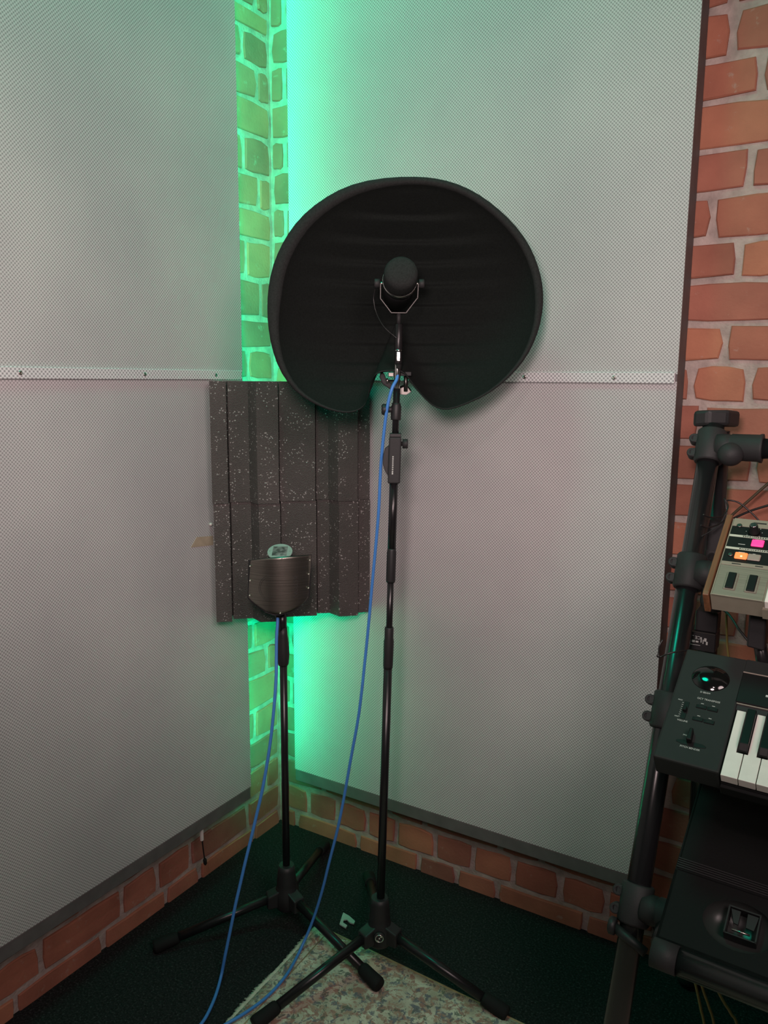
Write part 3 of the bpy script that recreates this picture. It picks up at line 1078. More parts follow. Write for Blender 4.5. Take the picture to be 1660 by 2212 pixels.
# ------------------------------------------------------------------ blue cables
c1 = thing('microphone_cable', 'long blue cable hanging from the round-headed microphone to the rug', 'cable', (0.4626, -0.60, 0.0))
CX = (0.6041, -0.3573)
MB().lathe((CX[0], CX[1], 1.3740), (0, 0, -1), [(0, 0.0070), (0.001, 0.0076), (0.024, 0.0078), (0.026, 0.0070)], 20).build('plug_shell', M['xlr'], c1)
MB().lathe((CX[0], CX[1], 1.3765), (0, 0, -1), [(0, 0.0078), (0.002, 0.0081), (0.0025, 0.0078)], 20).build('plug_ring', M['chrome'], c1)
slab(V((CX[0], CX[1], 1.363)) + VN * 0.0076, VX, VN, V((0, 0, 1)), 0.0030, 0.0006, 0.0085, 0.0003).build('plug_label', M['chrome'], c1, label='bright metal plate on the plug')
MB().lathe((CX[0], CX[1], 1.348), (0, 0, -1), [(0, 0.0072), (0.008, 0.0066), (0.014, 0.0050), (0.030, 0.0037)], 18).build('strain_relief', M['rubber'], c1)
p1 = [(0.604, -0.3573, 1.335), (0.6045, -0.3640, 1.318), (0.6000, -0.3740, 1.300), (0.5905, -0.3760, 1.262), (0.580, -0.372, 1.205), (0.570, -0.366, 1.137), (0.561, -0.358, 1.049), (0.551, -0.353, 0.969), (0.541, -0.350, 0.888), (0.532, -0.348, 0.805), (0.523, -0.348, 0.72), (0.513, -0.357, 0.594), (0.498, -0.367, 0.486), (0.485, -0.374, 0.396), (0.471, -0.380, 0.315), (0.453, -0.387, 0.233), (0.4345, -0.391, 0.153), (0.412, -0.396, 0.075), (0.400, -0.427, 0.0165), (0.422, -0.508, 0.0150), (0.427, -0.575, 0.0150), (0.420, -0.627, 0.0150), (0.405, -0.674, 0.0135), (0.383, -0.712, 0.006), (0.350, -0.751, 0.005), (0.30, -0.82, 0.005)]
MB().tube(smooth_path(p1, 5), 0.0033, 12).build('cord', M['blue'], c1)
c2 = thing('microphone_cable', 'blue cable hanging beside the shorter stand onto the dark carpet', 'cable', (0.30, -0.60, 0.0))
p2 = [(0.3030, -0.3735, 0.792), (0.306, -0.379, 0.772), (0.309, -0.387, 0.740), (0.314, -0.395, 0.700), (0.320, -0.404, 0.660), (0.325, -0.416, 0.610), (0.328, -0.433, 0.534), (0.328, -0.451, 0.464), (0.326, -0.468, 0.404), (0.322, -0.483, 0.354), (0.318, -0.498, 0.305), (0.314, -0.514, 0.256), (0.311, -0.528, 0.212), (0.308, -0.544, 0.163), (0.304, -0.556, 0.114), (0.300, -0.572, 0.055), (0.298, -0.585, 0.010), (0.323, -0.63, 0.0045), (0.344, -0.677, 0.0045), (0.352, -0.707, 0.0045), (0.356, -0.74, 0.0045), (0.35, -0.83, 0.0045)]
MB().tube(smooth_path(p2, 5), 0.0036, 12).build('cord', M['blue'], c2)
MB().lathe((0.3022, -0.3715, 0.812), (0.001, -0.002, -0.02), [(0, 0.0080), (0.022, 0.0080), (0.030, 0.0055), (0.034, 0.0042)], 16).build('plug_shell', M['xlr'], c2)

# ------------------------------------------------------------------ microphone with pop shield on the small stand
SC = V((0.3058, -0.3635, 0.8537))


def sw(x, z, n=0.0):
    return SC + VX * x + V((0, 0, z)) + VN * n


def sp(x, z, n=0.0):
    """points of the curved shield: it bows out towards the room and leans up with it"""
    k_ = 1 - n / 1.86
    return sw(x * k_, z * k_ + n * 0.262, n)


mic2 = thing('studio_microphone', 'black microphone with pale oval top behind the curved metal shield', 'microphone', (0.3070, -0.3628, 0.79))
ax2 = (V((0, 0, 0.90)) + VN * 0.42).normalized()
b2 = sw(-0.002, 0.0785, 0.0) - ax2 * 0.125
MB().lathe(b2, ax2, [(0, 0.012), (0.006, 0.019), (0.012, 0.0245), (0.10, 0.0255), (0.118, 0.0275), (0.1225, 0.0275)], 32).build('body', M['plastic'], mic2)
tp = MB().lathe(b2, ax2, [(0.1225, 0.0270), (0.1235, 0.0283), (0.1262, 0.0283), (0.1270, 0.0272)], 40).build('top_plate', M['mic_plate'], mic2, label='pale green oval top plate')
ayy = ax2.cross(VX).normalized()
slab(b2 + ax2 * 0.1272, VX, ayy, ax2, 0.0165, 0.0165, 0.0003).build('emblem', M['emblem'], tp, label='dark mottled rectangular emblem')
for sx in (-1, 1):
    MB().lathe(b2 + ax2 * 0.1268 + VX * (0.0225 * sx), ax2, [(0, 0.0010), (0.0006, 0.0008)], 8).build('rivet', M['darksteel'], tp)
MB().tube([b2 + ax2 * 0.004, V((0.3070, -0.3628, 0.792))], 0.0095, 14).build('mount', M['plastic'], mic2)

# curved shield
shield = thing('pop_shield', 'curved brushed dark metal pop shield on the shorter stand', 'pop shield', (0.3070, -0.3628, 0.786))
outl = [(-0.0673, 0.0577), (-0.0338, 0.0622), (0.0029, 0.0657), (0.040, 0.0688), (0.073, 0.0716), (0.0722, 0.045), (0.0717, 0.0168), (0.0682, -0.0211), (0.0625, -0.0335), (0.0543, -0.043), (0.0331, -0.0574), (0.0075, -0.0665), (-0.0095, -0.0668), (-0.0283, -0.0601), (-0.0513, -0.0449), (-0.0640, -0.035), (-0.0711, -0.0277), (-0.0690, 0.015)]


def bulge(x):
    return 0.062 - 0.028 * (x / 0.07) ** 2


def x_range(z):
    xs = []
    for (xa, za), (xb, zb2) in zip(outl, outl[1:] + outl[:1]):
        if (za - z) * (zb2 - z) <= 0 and abs(za - zb2) > 1e-9:
            xs.append(xa + (xb - xa) * (z - za) / (zb2 - za))
    return min(xs), max(xs)


bm = bmesh.new()
NX, NZ = 20, 26
front = []
for j in range(NX + 1):
    t_ = j / NX
    rowv = []
    x_ = -0.0705 + t_ * 0.1432
    zs = []
    for (xa, za), (xb, zb2) in zip(outl, outl[1:] + outl[:1]):
        if (xa - x_) * (xb - x_) <= 0 and abs(xa - xb) > 1e-9:
            zs.append(za + (zb2 - za) * (x_ - xa) / (xb - xa))
    lo_, hi_ = (min(zs), max(zs)) if len(zs) >= 2 else ((-0.0277, 0.0577) if x_ < 0 else (0.0168, 0.0716))
    for k in range(NZ + 1):
        z_ = lo_ + (hi_ - lo_) * k / NZ
        rowv.append((x_, z_))
    front.append(rowv)
F = [[bm.verts.new(sp(x, z, bulge(x))) for x, z in row] for row in front]
Bk = [[bm.verts.new(sp(x, z, bulge(x) - 0.003)) for x, z in row] for row in front]
for G in (F, Bk):
    for j in range(NX):
        for k in range(NZ):
            bm.faces.new((G[j][k], G[j + 1][k], G[j + 1][k + 1], G[j][k + 1])).smooth = True
for j in range(NX):
    for k in (0, NZ):
        bm.faces.new((F[j][k], F[j + 1][k], Bk[j + 1][k], Bk[j][k]))
for k in range(NZ):
    for j in (0, NX):
        bm.faces.new((F[j][k], F[j][k + 1], Bk[j][k + 1], Bk[j][k]))
mb = MB()
mb.bm.free()
mb.bm = bm
plate = mb.build('front_plate', M['shield'], shield)
# dark rear plate, a little larger, standing behind the front plate
MB().prism([sp(x * 1.015 - 0.0012, z * 1.0 + (0.0012 if z > 0 else -0.0018), bulge(x) - 0.0085) for x, z in outl], VN * 0.004).build('rear_plate', M['plastic'], shield)
for x, z in [(-0.0644, 0.0459), (-0.065, 0.0125), (-0.0668, -0.0222), (0.0103, 0.0640), (0.0700, 0.0609), (0.0675, 0.0287), (0.0668, -0.0038), (0.0055, -0.0635)]:
    MB().lathe(sp(x, z, bulge(x) - 0.001), VN, [(0, 0.0015), (0.0065, 0.0015), (0.0072, 0.0008)], 8).build('pin', M['pinmat'], plate)
for rr in (0.0300, 0.0262):
    arc = []
    for k in range(13):
        a = math.radians(95 + 165 * k / 12)
        x, z = -0.0165 + rr * 0.92 * math.cos(a), -0.0065 + rr * math.sin(a)
        arc.append(sp(x, z, bulge(x) + 0.0001))
    MB().tube(arc, 0.0004, 6).build('engraved_arc', M['grey_print'], plate)
xt = 0.0385
sl = math.atan2(-0.056 * xt / 0.07 / 0.07, 1)
tx = (VX + VN * (-2 * 0.028 * xt / 0.07 ** 2)).normalized()
tn = tx.cross(V((0, 0, 1)))
tn = tn if tn.dot(VN) > 0 else -tn
mt = Matrix.Identity(4)
for i_, a_ in enumerate((V((0, 0, -1)), tx, tn)):
    for j_ in range(3):
        mt[j_][i_] = a_[j_]
mt.translation = sp(xt, -0.002, bulge(xt) + 0.0004)
text('lettering', 'ASTON', 0.0155, M['grey_print'], plate, full_matrix(shield).inverted() @ mt, 0.0001)
MB().tube([V((0.3070, -0.3628, 0.788)), sp(0.0, -0.056, 0.03), sp(0.0, -0.050, 0.052)], 0.004, 10).build('bracket_arm', M['plastic'], shield)

# ------------------------------------------------------------------ rug
rug = thing('rug', 'cream patterned rug with fringed edge under the stand legs', 'rug', (0.384, -0.333, 0.0))
c_, l_, r_ = V((0.3845, -0.3330, 0)), V((0.4010, -0.6780, 0)), V((0.6579, -0.3425, 0))
dl = (V((0.4005, -0.6780, 0)) - c_).normalized()
dr = (V((0.9216, -0.3570, 0)) - c_).normalized()
poly = [c_, c_ + dr * 1.5, c_ + dr * 1.5 + dl * 1.3, c_ + dl * 1.3]
bm = bmesh.new()
NU, NV_ = 60, 52
gv = [[bm.verts.new(c_ + dr * (1.5 * i / NU) + dl * (1.3 * j / NV_) + V((0, 0, 0.0085 + random.uniform(-0.0006, 0.0006)))) for j in range(NV_ + 1)] for i in range(NU + 1)]
for i in range(NU):
    for j in range(NV_):
        bm.faces.new((gv[i][j], gv[i][j + 1], gv[i + 1][j + 1], gv[i + 1][j])).smooth = True
edge = [gv[i][0] for i in range(NU + 1)] + [gv[NU][j] for j in range(1, NV_ + 1)] + [gv[i][NV_] for i in range(NU - 1, -1, -1)] + [gv[0][j] for j in range(NV_ - 1, 0, -1)]
low_ = [bm.verts.new((v.co.x, v.co.y, 0.0005)) for v in edge]
for i in range(len(edge)):
    k = (i + 1) % len(edge)
    bm.faces.new((edge[i], edge[k], low_[k], low_[i]))
mb = MB()
mb.bm.free()
mb.bm = bm
mb.build('pile', M['rug'], rug)
MB().tube([c_ + V((0, 0, 0.006)), c_ + dr * 1.5 + V((0, 0, 0.006))], 0.0035, 8).build('bound_edge', M['binding'], rug)
MB().tube([c_ + dr * 0.030 + V((0, 0, 0.0072)), c_ + dr * 0.030 + dl * 1.3 + V((0, 0, 0.0072))], 0.0022, 6).build('woven_stripe', M['binding'], rug)
fr = MB()
k = 0.004
while k < 1.28:
    p = c_ + dl * k + V((0, 0, 0.0062))
    ln = random.uniform(0.011, 0.015) + 0.003 * math.sin(k * 31)
    q = p - dr * ln + dl * random.uniform(-0.004, 0.004)
    q.z = 0.0022
    fr.tube([p + dr * 0.012, p - dr * 0.006, q], [0.0024, 0.0024, 0.0017], 5)
    k += random.uniform(0.0028, 0.0040)
fo = fr.build('fringe', M['fringe'], rug)
fo['kind'] = 'stuff'

# n-shaped metal shim on the carpet
shp = [(0.4043, -0.2593), (0.4238, -0.2621), (0.4468, -0.2706), (0.45, -0.2805), (0.4394, -0.2822), (0.4263, -0.2763), (0.4207, -0.2814), (0.4245, -0.2907), (0.4393, -0.2937), (0.4415, -0.3036), (0.4209, -0.3002), (0.4102, -0.2747)]
single('metal_shim', MB().prism([(x, y, 0.004) for x, y in shp], (0, 0, 0.003)), M['zinc'], 'small pale forked metal plate lying on the dark carpet', 'metal plate', (0.425, -0.275, 0.004))

# small things on the left wall and panel
single('tape_piece', MB().prism([(PT, y, z) for y, z in ((-0.4140, 0.9245), (-0.3935, 0.9460), (-0.3385, 0.9400), (-0.3385, 0.9175))], (0.0008, 0, 0)), M['tape'], 'beige strip of tape on left panel beside the foam', 'tape', (PT, -0.375, 0.93))
single('push_pin', MB().lathe((PT, -0.3475, 0.9700), (1, 0, 0), [(0, 0.004), (0.004, 0.0042), (0.006, 0.003), (0.0065, 0)], 12), M['white_plastic'], 'white push pin in left panel above the beige tape', 'pin', (PT, -0.3475, 0.97))
tg = thing('hanging_lead', 'short white-tipped black lead hanging below the left panel', 'cable', (0.045, -0.388, 0.2))
MB().box((0.0565, -0.3945, 0.158), (0.0635, -0.3870, 0.1975), 0.001).build('white_plug', M['white_plastic'], tg)
MB().tube(smooth_path([(0.060, -0.3900, 0.160), (0.0605, -0.3890, 0.145), (0.060, -0.3865, 0.125), (0.060, -0.3830, 0.100)]), 0.0017, 8).build('cord', M['wire'], tg)
MB().lathe((0.060, -0.3830, 0.104), (0, 0.1, -1), [(0, 0.003), (0.004, 0.0048), (0.015, 0.0045), (0.019, 0.002)], 12).build('black_tip', M['rubber'], tg)

# ------------------------------------------------------------------ keyboard stand (slanted A-frame of black tubes)
kst = thing('keyboard_stand', 'black tubular tiered keyboard stand against the right brick wall', 'keyboard stand', (1.152, -0.74, 0))
A0, A1 = V((1.1662, -0.1300, 1.2490)), V((1.1594, -0.5755, 0.3410))
adir = (A1 - A0).normalized()


def onpost(z):
    return A0 + (A1 - A0) * ((z - A0.z) / (A1.z - A0.z))


TR = 0.0195
XA = V((1, 0, 0))
FA = XA.cross(adir).normalized()
if FA.y > 0:
    FA = -FA            # towards the room
foot = onpost(0.034)
post = MB().tube([onpost(1.235), foot], TR, 24).build('front_post', M['tube'], kst)
MB().lathe(foot + adir * -0.03, adir, [(0, TR + 0.002), (0.03, TR + 0.005), (0.038, TR + 0.002)], 20).build('rubber_foot', M['rubber'], post)
rear = MB().tube([V((1.172, -0.097, 1.225)), V((1.186, -0.050, 0.03))], 0.0185, 24).build('rear_post', M['tube'], kst)
MB().lathe((1.186, -0.050, 0.045), (0, 0, -1), [(0, 0.021), (0.03, 0.024), (0.040, 0.022)], 20).build('rubber_foot', M['rubber'], rear)
# top cap joining both posts
cp = MB().prism([V((1.1305, -0.150, 1.2335)) + V(q) for q in ((0, 0, 0), (0.028, -0.006, 0.004), (0.062, 0.010, 0.004), (0.075, 0.052, 0), (0.068, 0.082, -0.002), (0.02, 0.085, -0.002), (0.002, 0.05, 0))], (0, 0, 0.030), 0.006).build('apex_cap', M['plastic'], kst)


def tee(z, ball_d, stub, lab=None, bolts=True):
    c = onpost(z)
    cl = MB().lathe(c - adir * 0.033, adir, [(0, TR + 0.004), (0.003, TR + 0.0065), (0.060, TR + 0.0065), (0.064, TR + 0.004)], 24).build('tee_clamp', M['clampmat'], kst)
    if stub:
        MB().lathe(c + XA * 0.012 + FA * 0.006, XA, [(0, 0.024), (0.022, 0.0235), (0.024, 0.0225), (0.026, 0.0245), (stub, 0.0250), (stub + 0.003, 0.0265), (stub + 0.007, 0.0265)], 24).build('tee_stub', M['clampmat'], cl)
    if bolts:
        for s_ in (-1, 1):
            bc = c + adir * (0.0145 * s_) - XA * (TR + 0.0105)
            MB().lathe(bc - FA * 0.012, FA, [(0, 0.0075), (0.002, 0.0090), (0.020, 0.0090), (0.022, 0.0075), (0.022, 0.0050), (0.018, 0.0045), (0.018, 0)], 14).build('bolt_lug', M['clampmat'], cl)
            slab(bc + XA * 0.006, XA, FA, adir, 0.008, 0.009, 0.0085, 0.001).build('lug_web', M['clampmat'], cl)
    if ball_d:
        bcx = c + V(ball_d)
        MB().tube([c + XA * 0.03 + FA * 0.005, bcx], 0.011, 12).build('knob_stem', M['plastic'], cl)
        MB().ball(bcx, 0.0225, (1, 1, 0.96), 28).build('round_knob', M['clampmat'], cl)
    return cl


tee(1.197, (0.0400, -0.026, -0.009), 0.072)
tee(0.978, (0.0480, -0.030, -0.038), 0.062)
tee(0.752, None, 0.05)
tee(0.466, (0.062, -0.025, -0.048), 0.060)
ct = onpost(1.197)
MB().tube([ct + XA * 0.050 + FA * 0.006, ct + XA * 0.80 + FA * 0.006], 0.0185, 24).build('top_crossbar', M['tube'], kst)
# tier arms reaching out into the room and the bar across the front of the lowest tier
TAU = math.radians(34.54)
for z, ln in ((0.978, 0.06), (0.752, 0.06), (0.466, 0.06)):
    c = onpost(z)
    s0 = c + XA * 0.055
    dr_ = V((0.0, -math.cos(TAU), -math.sin(TAU) * 0.35)).normalized()
    MB().tube([s0, s0 + dr_ * ln], 0.0165, 20).build('tier_arm', M['tube'], kst)
fb0 = V((1.2195, -0.6640, 0.5035))
fbd = V((0.9986, -0.03, -0.012)).normalized()
fbar = MB().tube([fb0, fb0 + fbd * 0.036], 0.0205, 24).build('bar_sleeve', M['clampmat'], kst)
MB().tube([fb0 + fbd * 0.034, fb0 + fbd * 0.74], 0.0190, 24).build('front_bar', M['tube'], kst)
# the matching right-hand posts of the frame, beyond the picture
for nm, a_, b_, r_ in (('front_post', onpost(1.235), foot, TR), ('rear_post', V((1.172, -0.097, 1.225)), V((1.186, -0.050, 0.03)), 0.0185)):
    MB().tube([a_ + XA * 0.79, b_ + XA * 0.79], r_, 20).build(nm, M['tube'], kst)
# lever on the lowest clamp
cl4 = onpost(0.428)
MB().tube([cl4 + V((-0.028, -0.012, 0.008)), cl4 + V((0.030, -0.03, -0.006))], 0.008, 12).build('clamp_lever', M['plastic'], kst)
MB().lathe(cl4 + V((-0.022, -0.012, 0.008)), (-1, 0, 0), [(0, 0.009), (0.001, 0.014), (0.010, 0.014), (0.012, 0.011)], 14).build('lever_knob', M['plastic'], kst)
# the support pad of the upper tier seen below the upper synthesizer
sp_ = MB().prism([V((1.2840, -0.420, 0.905)) + V(q) for q in ((0, 0, 0), (0.026, 0, -0.003), (0.026, 0, 0.050), (0.022, 0, 0.056), (0.004, 0, 0.058), (0, 0, 0.053))], (0, 0.040, 0), 0.003).build('support_pad', M['plastic'], kst)
MB().tube([V((1.300, -0.395, 0.91)), V((1.318, -0.35, 0.79))], 0.010, 16).build('support_arm', M['tube'], kst)

# ------------------------------------------------------------------ lower keyboard (charcoal controller)
YAW = math.radians(-3.0)
K = 1.2 / 1.15                     # local coordinates were read at 1.15 m and the board stands at 1.2 m


def kk(x):
    return x * K


kbd = thing('keyboard', 'charcoal keyboard controller with white keys on the middle tier', 'keyboard', (1.1874, -0.5941, 0.7689), (math.radians(34.54), 0, YAW))
DEP = kk(0.200)
WID = 0.62
cheek = MB().box((0.0, 0.0, -0.045), (kk(0.0895), DEP, 0.0), 0.003, None, 2).build('left_cheek', M['kb'], kbd, False)
MB().box((kk(0.0895), 0.0, -0.045), (WID, DEP, -0.024), 0.002).build('chassis', M['kb_dark'], kbd, False)
MB().box((kk(0.0870), kk(0.1205), -0.022), (WID, kk(0.1740), 0.0015), 0.001).build('display_panel', M['panel_black'], kbd, False)
MB().box((kk(0.0870), kk(0.1745), -0.022), (WID, DEP, 0.0005), 0.001).build('top_panel', M['kb'], kbd, False)
MB().box((kk(0.0872), kk(0.1735), 0.0012), (WID, kk(0.1752), 0.0022)).build('panel_trim', M['grey_button'], kbd, False)
MB().box((kk(0.0885), kk(0.1098), -0.022), (WID, kk(0.1200), -0.004), 0.001).build('key_slip', M['clampmat'], kbd, False)
MB().box((kk(0.0872), kk(0.1188), -0.003), (WID, kk(0.1202), -0.0010)).build('slip_trim', M['grey_button'], kbd, False)
MB().box((kk(0.0905), -0.006, -0.045), (WID, 0.0, -0.026), 0.001).build('front_lip', M['kb_dark'], kbd, False)
# display marks
for x0, y0, w_ in ((kk(0.1260), kk(0.1560), 0.012), (kk(0.1240), kk(0.1400), 0.014)):
    MB().box((x0, y0 - 0.0018, 0.0015), (x0 + w_, y0 + 0.0018, 0.0019)).build('button_mark', M['white_print'], kbd, False)
# white and black keys
KP = kk(0.02265)
x0 = kk(0.0909)
octs = 'CDEFGAB'
blacks = {0: 1, 1: 1, 3: 1, 4: 1, 5: 1}


def white_key(i):
    n = i % 7
    a, b = x0 + KP * i + 0.0006, x0 + KP * (i + 1) - 0.0006
    cutL = {0: 0, 1: 0.35, 2: 0.55, 3: 0, 4: 0.3, 5: 0.42, 6: 0.58}[n] * 0.0135
    cutR = {0: 0.62, 1: 0.40, 2: 0, 3: 0.62, 4: 0.5, 5: 0.35, 6: 0}[n] * 0.0155
    y1, y2 = kk(0.0405), kk(0.1092)
    pts = [(a, 0), (b, 0), (b, y1), (b - cutR, y1), (b - cutR, y2), (a + cutL, y2), (a + cutL, y1), (a, y1)]
    cl = []
    for p in pts:
        if not cl or (abs(p[0] - cl[-1][0]) + abs(p[1] - cl[-1][1])) > 1e-5:
            cl.append(p)
    m = MB().prism([(x, y, -0.020) for x, y in cl], (0, 0, 0.0165), 0.0006)
    m.build('white_key', M['white_key'], kbd, False)


def black_key(i):
    n = i % 7
    if n not in blacks:
        return
    c = x0 + KP * (i + 1) + {0: -0.0016, 1: 0.0016, 3: -0.002, 4: 0, 5: 0.002}[n]
    y1, y2 = kk(0.0418), kk(0.1095)
    hw_ = 0.0060
    z0, z1 = -0.012, 0.0065
    MB().prism([V((c - hw_, y1, z0)), V((c - hw_, y1, z1 - 0.006)), V((c - hw_, y1 + 0.010, z1)), V((c - hw_, y2, z1)), V((c - hw_, y2, z0))], (2 * hw_, 0, 0), 0.0010).build('black_key', M['black_key'], kbd, False)


for i in range(22):
    white_key(i)
    if i < 21:
        black_key(i)
# dome, buttons, slider, bender
dm = MB().lathe((0, 0, 0), (0, 0, 1), [(-0.002, 0.0300), (0.0006, 0.0300), (0.0012, 0.0288), (0.004, 0.024), (0.0062, 0.014), (0.0068, 0)], 40)
for v in dm.bm.verts:
    v.co.x *= 0.93
    v.co.y *= 0.80
    v.co += V((kk(0.0455), kk(0.1520), 0.0))
dm.build('sensor_dome', M['dome'], cheek, False, 'glossy black oval dome')


def kbtext(body, x, y, size):
    text('lettering', body, size, M['white_print'], cheek, Matrix.Translation((kk(x), kk(y), 0.0004)), 0.0001)


kbtext('D BEAM', 0.0440, 0.1243, 0.0042)
kbtext('OCT TRANSPOSE', 0.0515, 0.1125, 0.0043)
kbtext('VOLUME', 0.0248, 0.0680, 0.0040)
kbtext('MAX', 0.0135, 0.1030, 0.0032)
kbtext('MIN', 0.0150, 0.0735, 0.0032)
kbtext('PITCH BENDER', 0.0452, 0.0265, 0.0042)
kbtext('MOD', 0.0355, 0.0455, 0.0036)
for (bx, by) in ((0.0446, 0.0983), (0.0602, 0.0980), (0.0446, 0.0762), (0.0602, 0.0758)):
    MB().box((kk(bx - 0.0072), kk(by - 0.0030), -0.001), (kk(bx + 0.0072), kk(by + 0.0030), 0.0016), 0.0005).build('push_button', M['kb_dark'], cheek, False)
    MB().box((kk(bx - 0.0035), kk(by - 0.0006), 0.0016), (kk(bx + 0.0035), kk(by + 0.0006), 0.0018)).build('button_mark', M['kb'], cheek, False)
    MB().box((kk(bx - 0.002), kk(by + 0.0058), 0.0), (kk(bx + 0.002), kk(by + 0.0066), 0.0003)).build('button_caption', M['white_print'], cheek, False)
MB().box((kk(0.0205), kk(0.0712), -0.001), (kk(0.0275), kk(0.1022), 0.0007), 0.0004).build('slider_slot', M['panel_black'], cheek, False)
MB().box((kk(0.0212), kk(0.0835), 0.0), (kk(0.0268), kk(0.0905), 0.0065), 0.0010).build('slider_cap', M['kb_dark'], cheek, False)
for k in range(8):
    MB().box((kk(0.0172), kk(0.0745 + 0.0035 * k), 0.0), (kk(0.0194), kk(0.0750 + 0.0035 * k), 0.0003)).build('scale_tick', M['white_print'], cheek, False)
MB().prism([V((kk(x), kk(y), -0.002)) for x, y in ((0.0245, 0.0355), (0.030, 0.0372), (0.060, 0.0372), (0.0658, 0.0345), (0.0652, 0.0318), (0.056, 0.0300), (0.034, 0.0300), (0.0250, 0.0322))], (0, 0, 0.0027), 0.0004).build('bender_slot', M['panel_black'], cheek, False)
MB().prism([V((kk(x), kk(y), 0.0)) for x, y in ((0.0388, 0.0335), (0.0398, 0.0530), (0.0448, 0.0535), (0.0462, 0.0335))], (0, 0, 0.012), 0.0015).build('bender_lever', M['kb_dark'], cheek, False)

# ------------------------------------------------------------------ upper synthesizer (champagne panel, wooden cheek)
syn = thing('synthesizer', 'small champagne synthesizer with wooden cheek on the upper tier', 'synthesizer', (1.2378, -0.4947, 1.0017), (math.radians(36.2), 0, YAW))
SD = 0.165
SWD = 0.42
MB().prism([V((-0.0035, y, z)) for y, z in ((-0.0035, -0.040), (-0.0045, 0.0015), (0.002, 0.003), (SD + 0.004, 0.0045), (SD + 0.006, -0.040))], (-0.0090, 0, 0), 0.0012).build('wood_cheek', M['wood'], syn, False, 'brown wooden end cheek')
body_s = MB().prism([V((-0.002, y, z)) for y, z in ((0.0, -0.036), (0.0, -0.0008), (SD, -0.0008), (SD, -0.036))], (SWD, 0, 0), 0.0).build('chassis', M['champ_paint'], syn, False)
lp = MB().box((0.0, -0.0008, -0.002), (0.0712, 0.0620, 0.0010), 0.0006).build('lever_panel', M['champ'], syn, False)
MB().box((0.0, -0.0012, 0.0006), (0.0712, 0.0006, 0.0016), 0.0003).build('panel_edge', M['champ_paint'], lp, False)
MB().box((0.0, 0.0622, -0.001), (SWD - 0.004, 0.0695, 0.0014), 0.0004).build('ledge', M['champ_paint'], syn, False)
cpn = MB().box((0.0, 0.0697, -0.001), (SWD - 0.004, 0.1475, 0.0010), 0.0003).build('control_panel', M['panel_black'], syn, False)
MB().box((0.0, 0.1477, -0.001), (SWD - 0.004, SD, 0.0014), 0.0004).build('top_rail', M['champ_paint'], syn, False)
for y_ in (0.0984, 0.1258):
    pl_ = MB().box((0.0, y_ - 0.0022, 0.0010), (SWD - 0.004, y_ + 0.0022, 0.0014)).build('pale_stripe', M['pale_line'], cpn, False)
    xx = 0.020
    while xx < 0.060:
        w_ = random.uniform(0.0012, 0.0028)
        MB().box((xx, y_ - 0.0011, 0.0014), (xx + w_, y_ + 0.0011, 0.0016)).build('stripe_mark', M['grey_print'], pl_, False)
        xx += w_ + 0.0012
MB().box((0.0352, 0.1055, 0.0010), (0.0530, 0.1195, 0.0048), 0.0012).build('lit_button', M['pink_lamp'], cpn, False, 'glowing pink button')
ob = MB().box((0.0166, 0.0757, 0.0010), (0.0347, 0.0888, 0.0046), 0.0012).build('lit_button', M['orange_lamp'], cpn, False, 'glowing orange button')
MB().ball((0.0265, 0.0800, 0.0040), 0.0022, (1, 1, 0.5), 12).build('lamp_spot', M['red_dot'], ob, False)
MB().box((0.0351, 0.0757, 0.0010), (0.0535, 0.0888, 0.0040), 0.0012).build('unlit_button', M['grey_button'], cpn, False, 'unlit grey button')
MB().lathe((0.0099, 0.0834, 0.001), (0, 0, 1), [(0, 0.0040), (0.0015, 0.0038), (0.0022, 0.0025), (0.0022, 0)], 14).build('indicator', M['darksteel'], cpn, False)
kn = MB().lathe((0.0343, 0.1370, 0.001), (0, 0, 1), [(0, 0.0088), (0.004, 0.0082), (0.005, 0.0068), (0.016, 0.0060), (0.0168, 0.0052)], 20).build('rotary_knob', M['kb_dark'], cpn, False)
MB().lathe((0.0343, 0.1370, 0.0178), (0, 0, 1), [(0, 0.0052), (0.0006, 0.0046)], 20).build('knob_cap', M['chrome'], kn, False)
for k in range(7):
    a = math.radians(-40 + 260 / 6 * k)
    cc = V((0.0343 + 0.0118 * math.cos(a), 0.1370 + 0.0118 * math.sin(a), 0.0011))
    MB().lathe(cc, (0, 0, 1), [(0, 0.0007), (0.0003, 0.0006)], 6).build('scale_dot', M['white_print'], cpn, False)
MB().lathe((0.0105, 0.1485, 0.0014), (0, 0, 1), [(0, 0.0042), (0.001, 0.0040), (0.0016, 0.0030)], 14).build('screw', M['darksteel'], syn, False)
for x_, y_, w_ in ((0.0165, 0.1085, 0.010), (0.0385, 0.1218, 0.011), (0.0205, 0.0912, 0.009), (0.0410, 0.0905, 0.004)):
    MB().box((x_, y_ - 0.0005, 0.0010), (x_ + w_, y_ + 0.0005, 0.0012)).build('caption', M['white_print'], cpn, False)
for x_, w_ in ((0.0155, 0.013), (0.0490, 0.011)):
    MB().box((x_, 0.0648, 0.0014), (x_ + w_, 0.0668, 0.0016)).build('caption', M['grey_print'], syn, False)
MB().box((0.030, 0.1560, 0.0014), (0.049, 0.1590, 0.0016)).build('caption', M['grey_print'], syn, False)
for cx_ in (0.0218, 0.0515):
    fx = MB().box((cx_ - 0.0085, 0.0122, 0.0008), (cx_ + 0.0085, 0.0462, 0.0030), 0.0008).build('lever_frame', M['champ'], lp, False)
    MB().box((cx_ - 0.0058, 0.0132, 0.0010), (cx_ + 0.0058, 0.0452, 0.0052), 0.0010).build('lever', M['kb_dark'], fx, False)
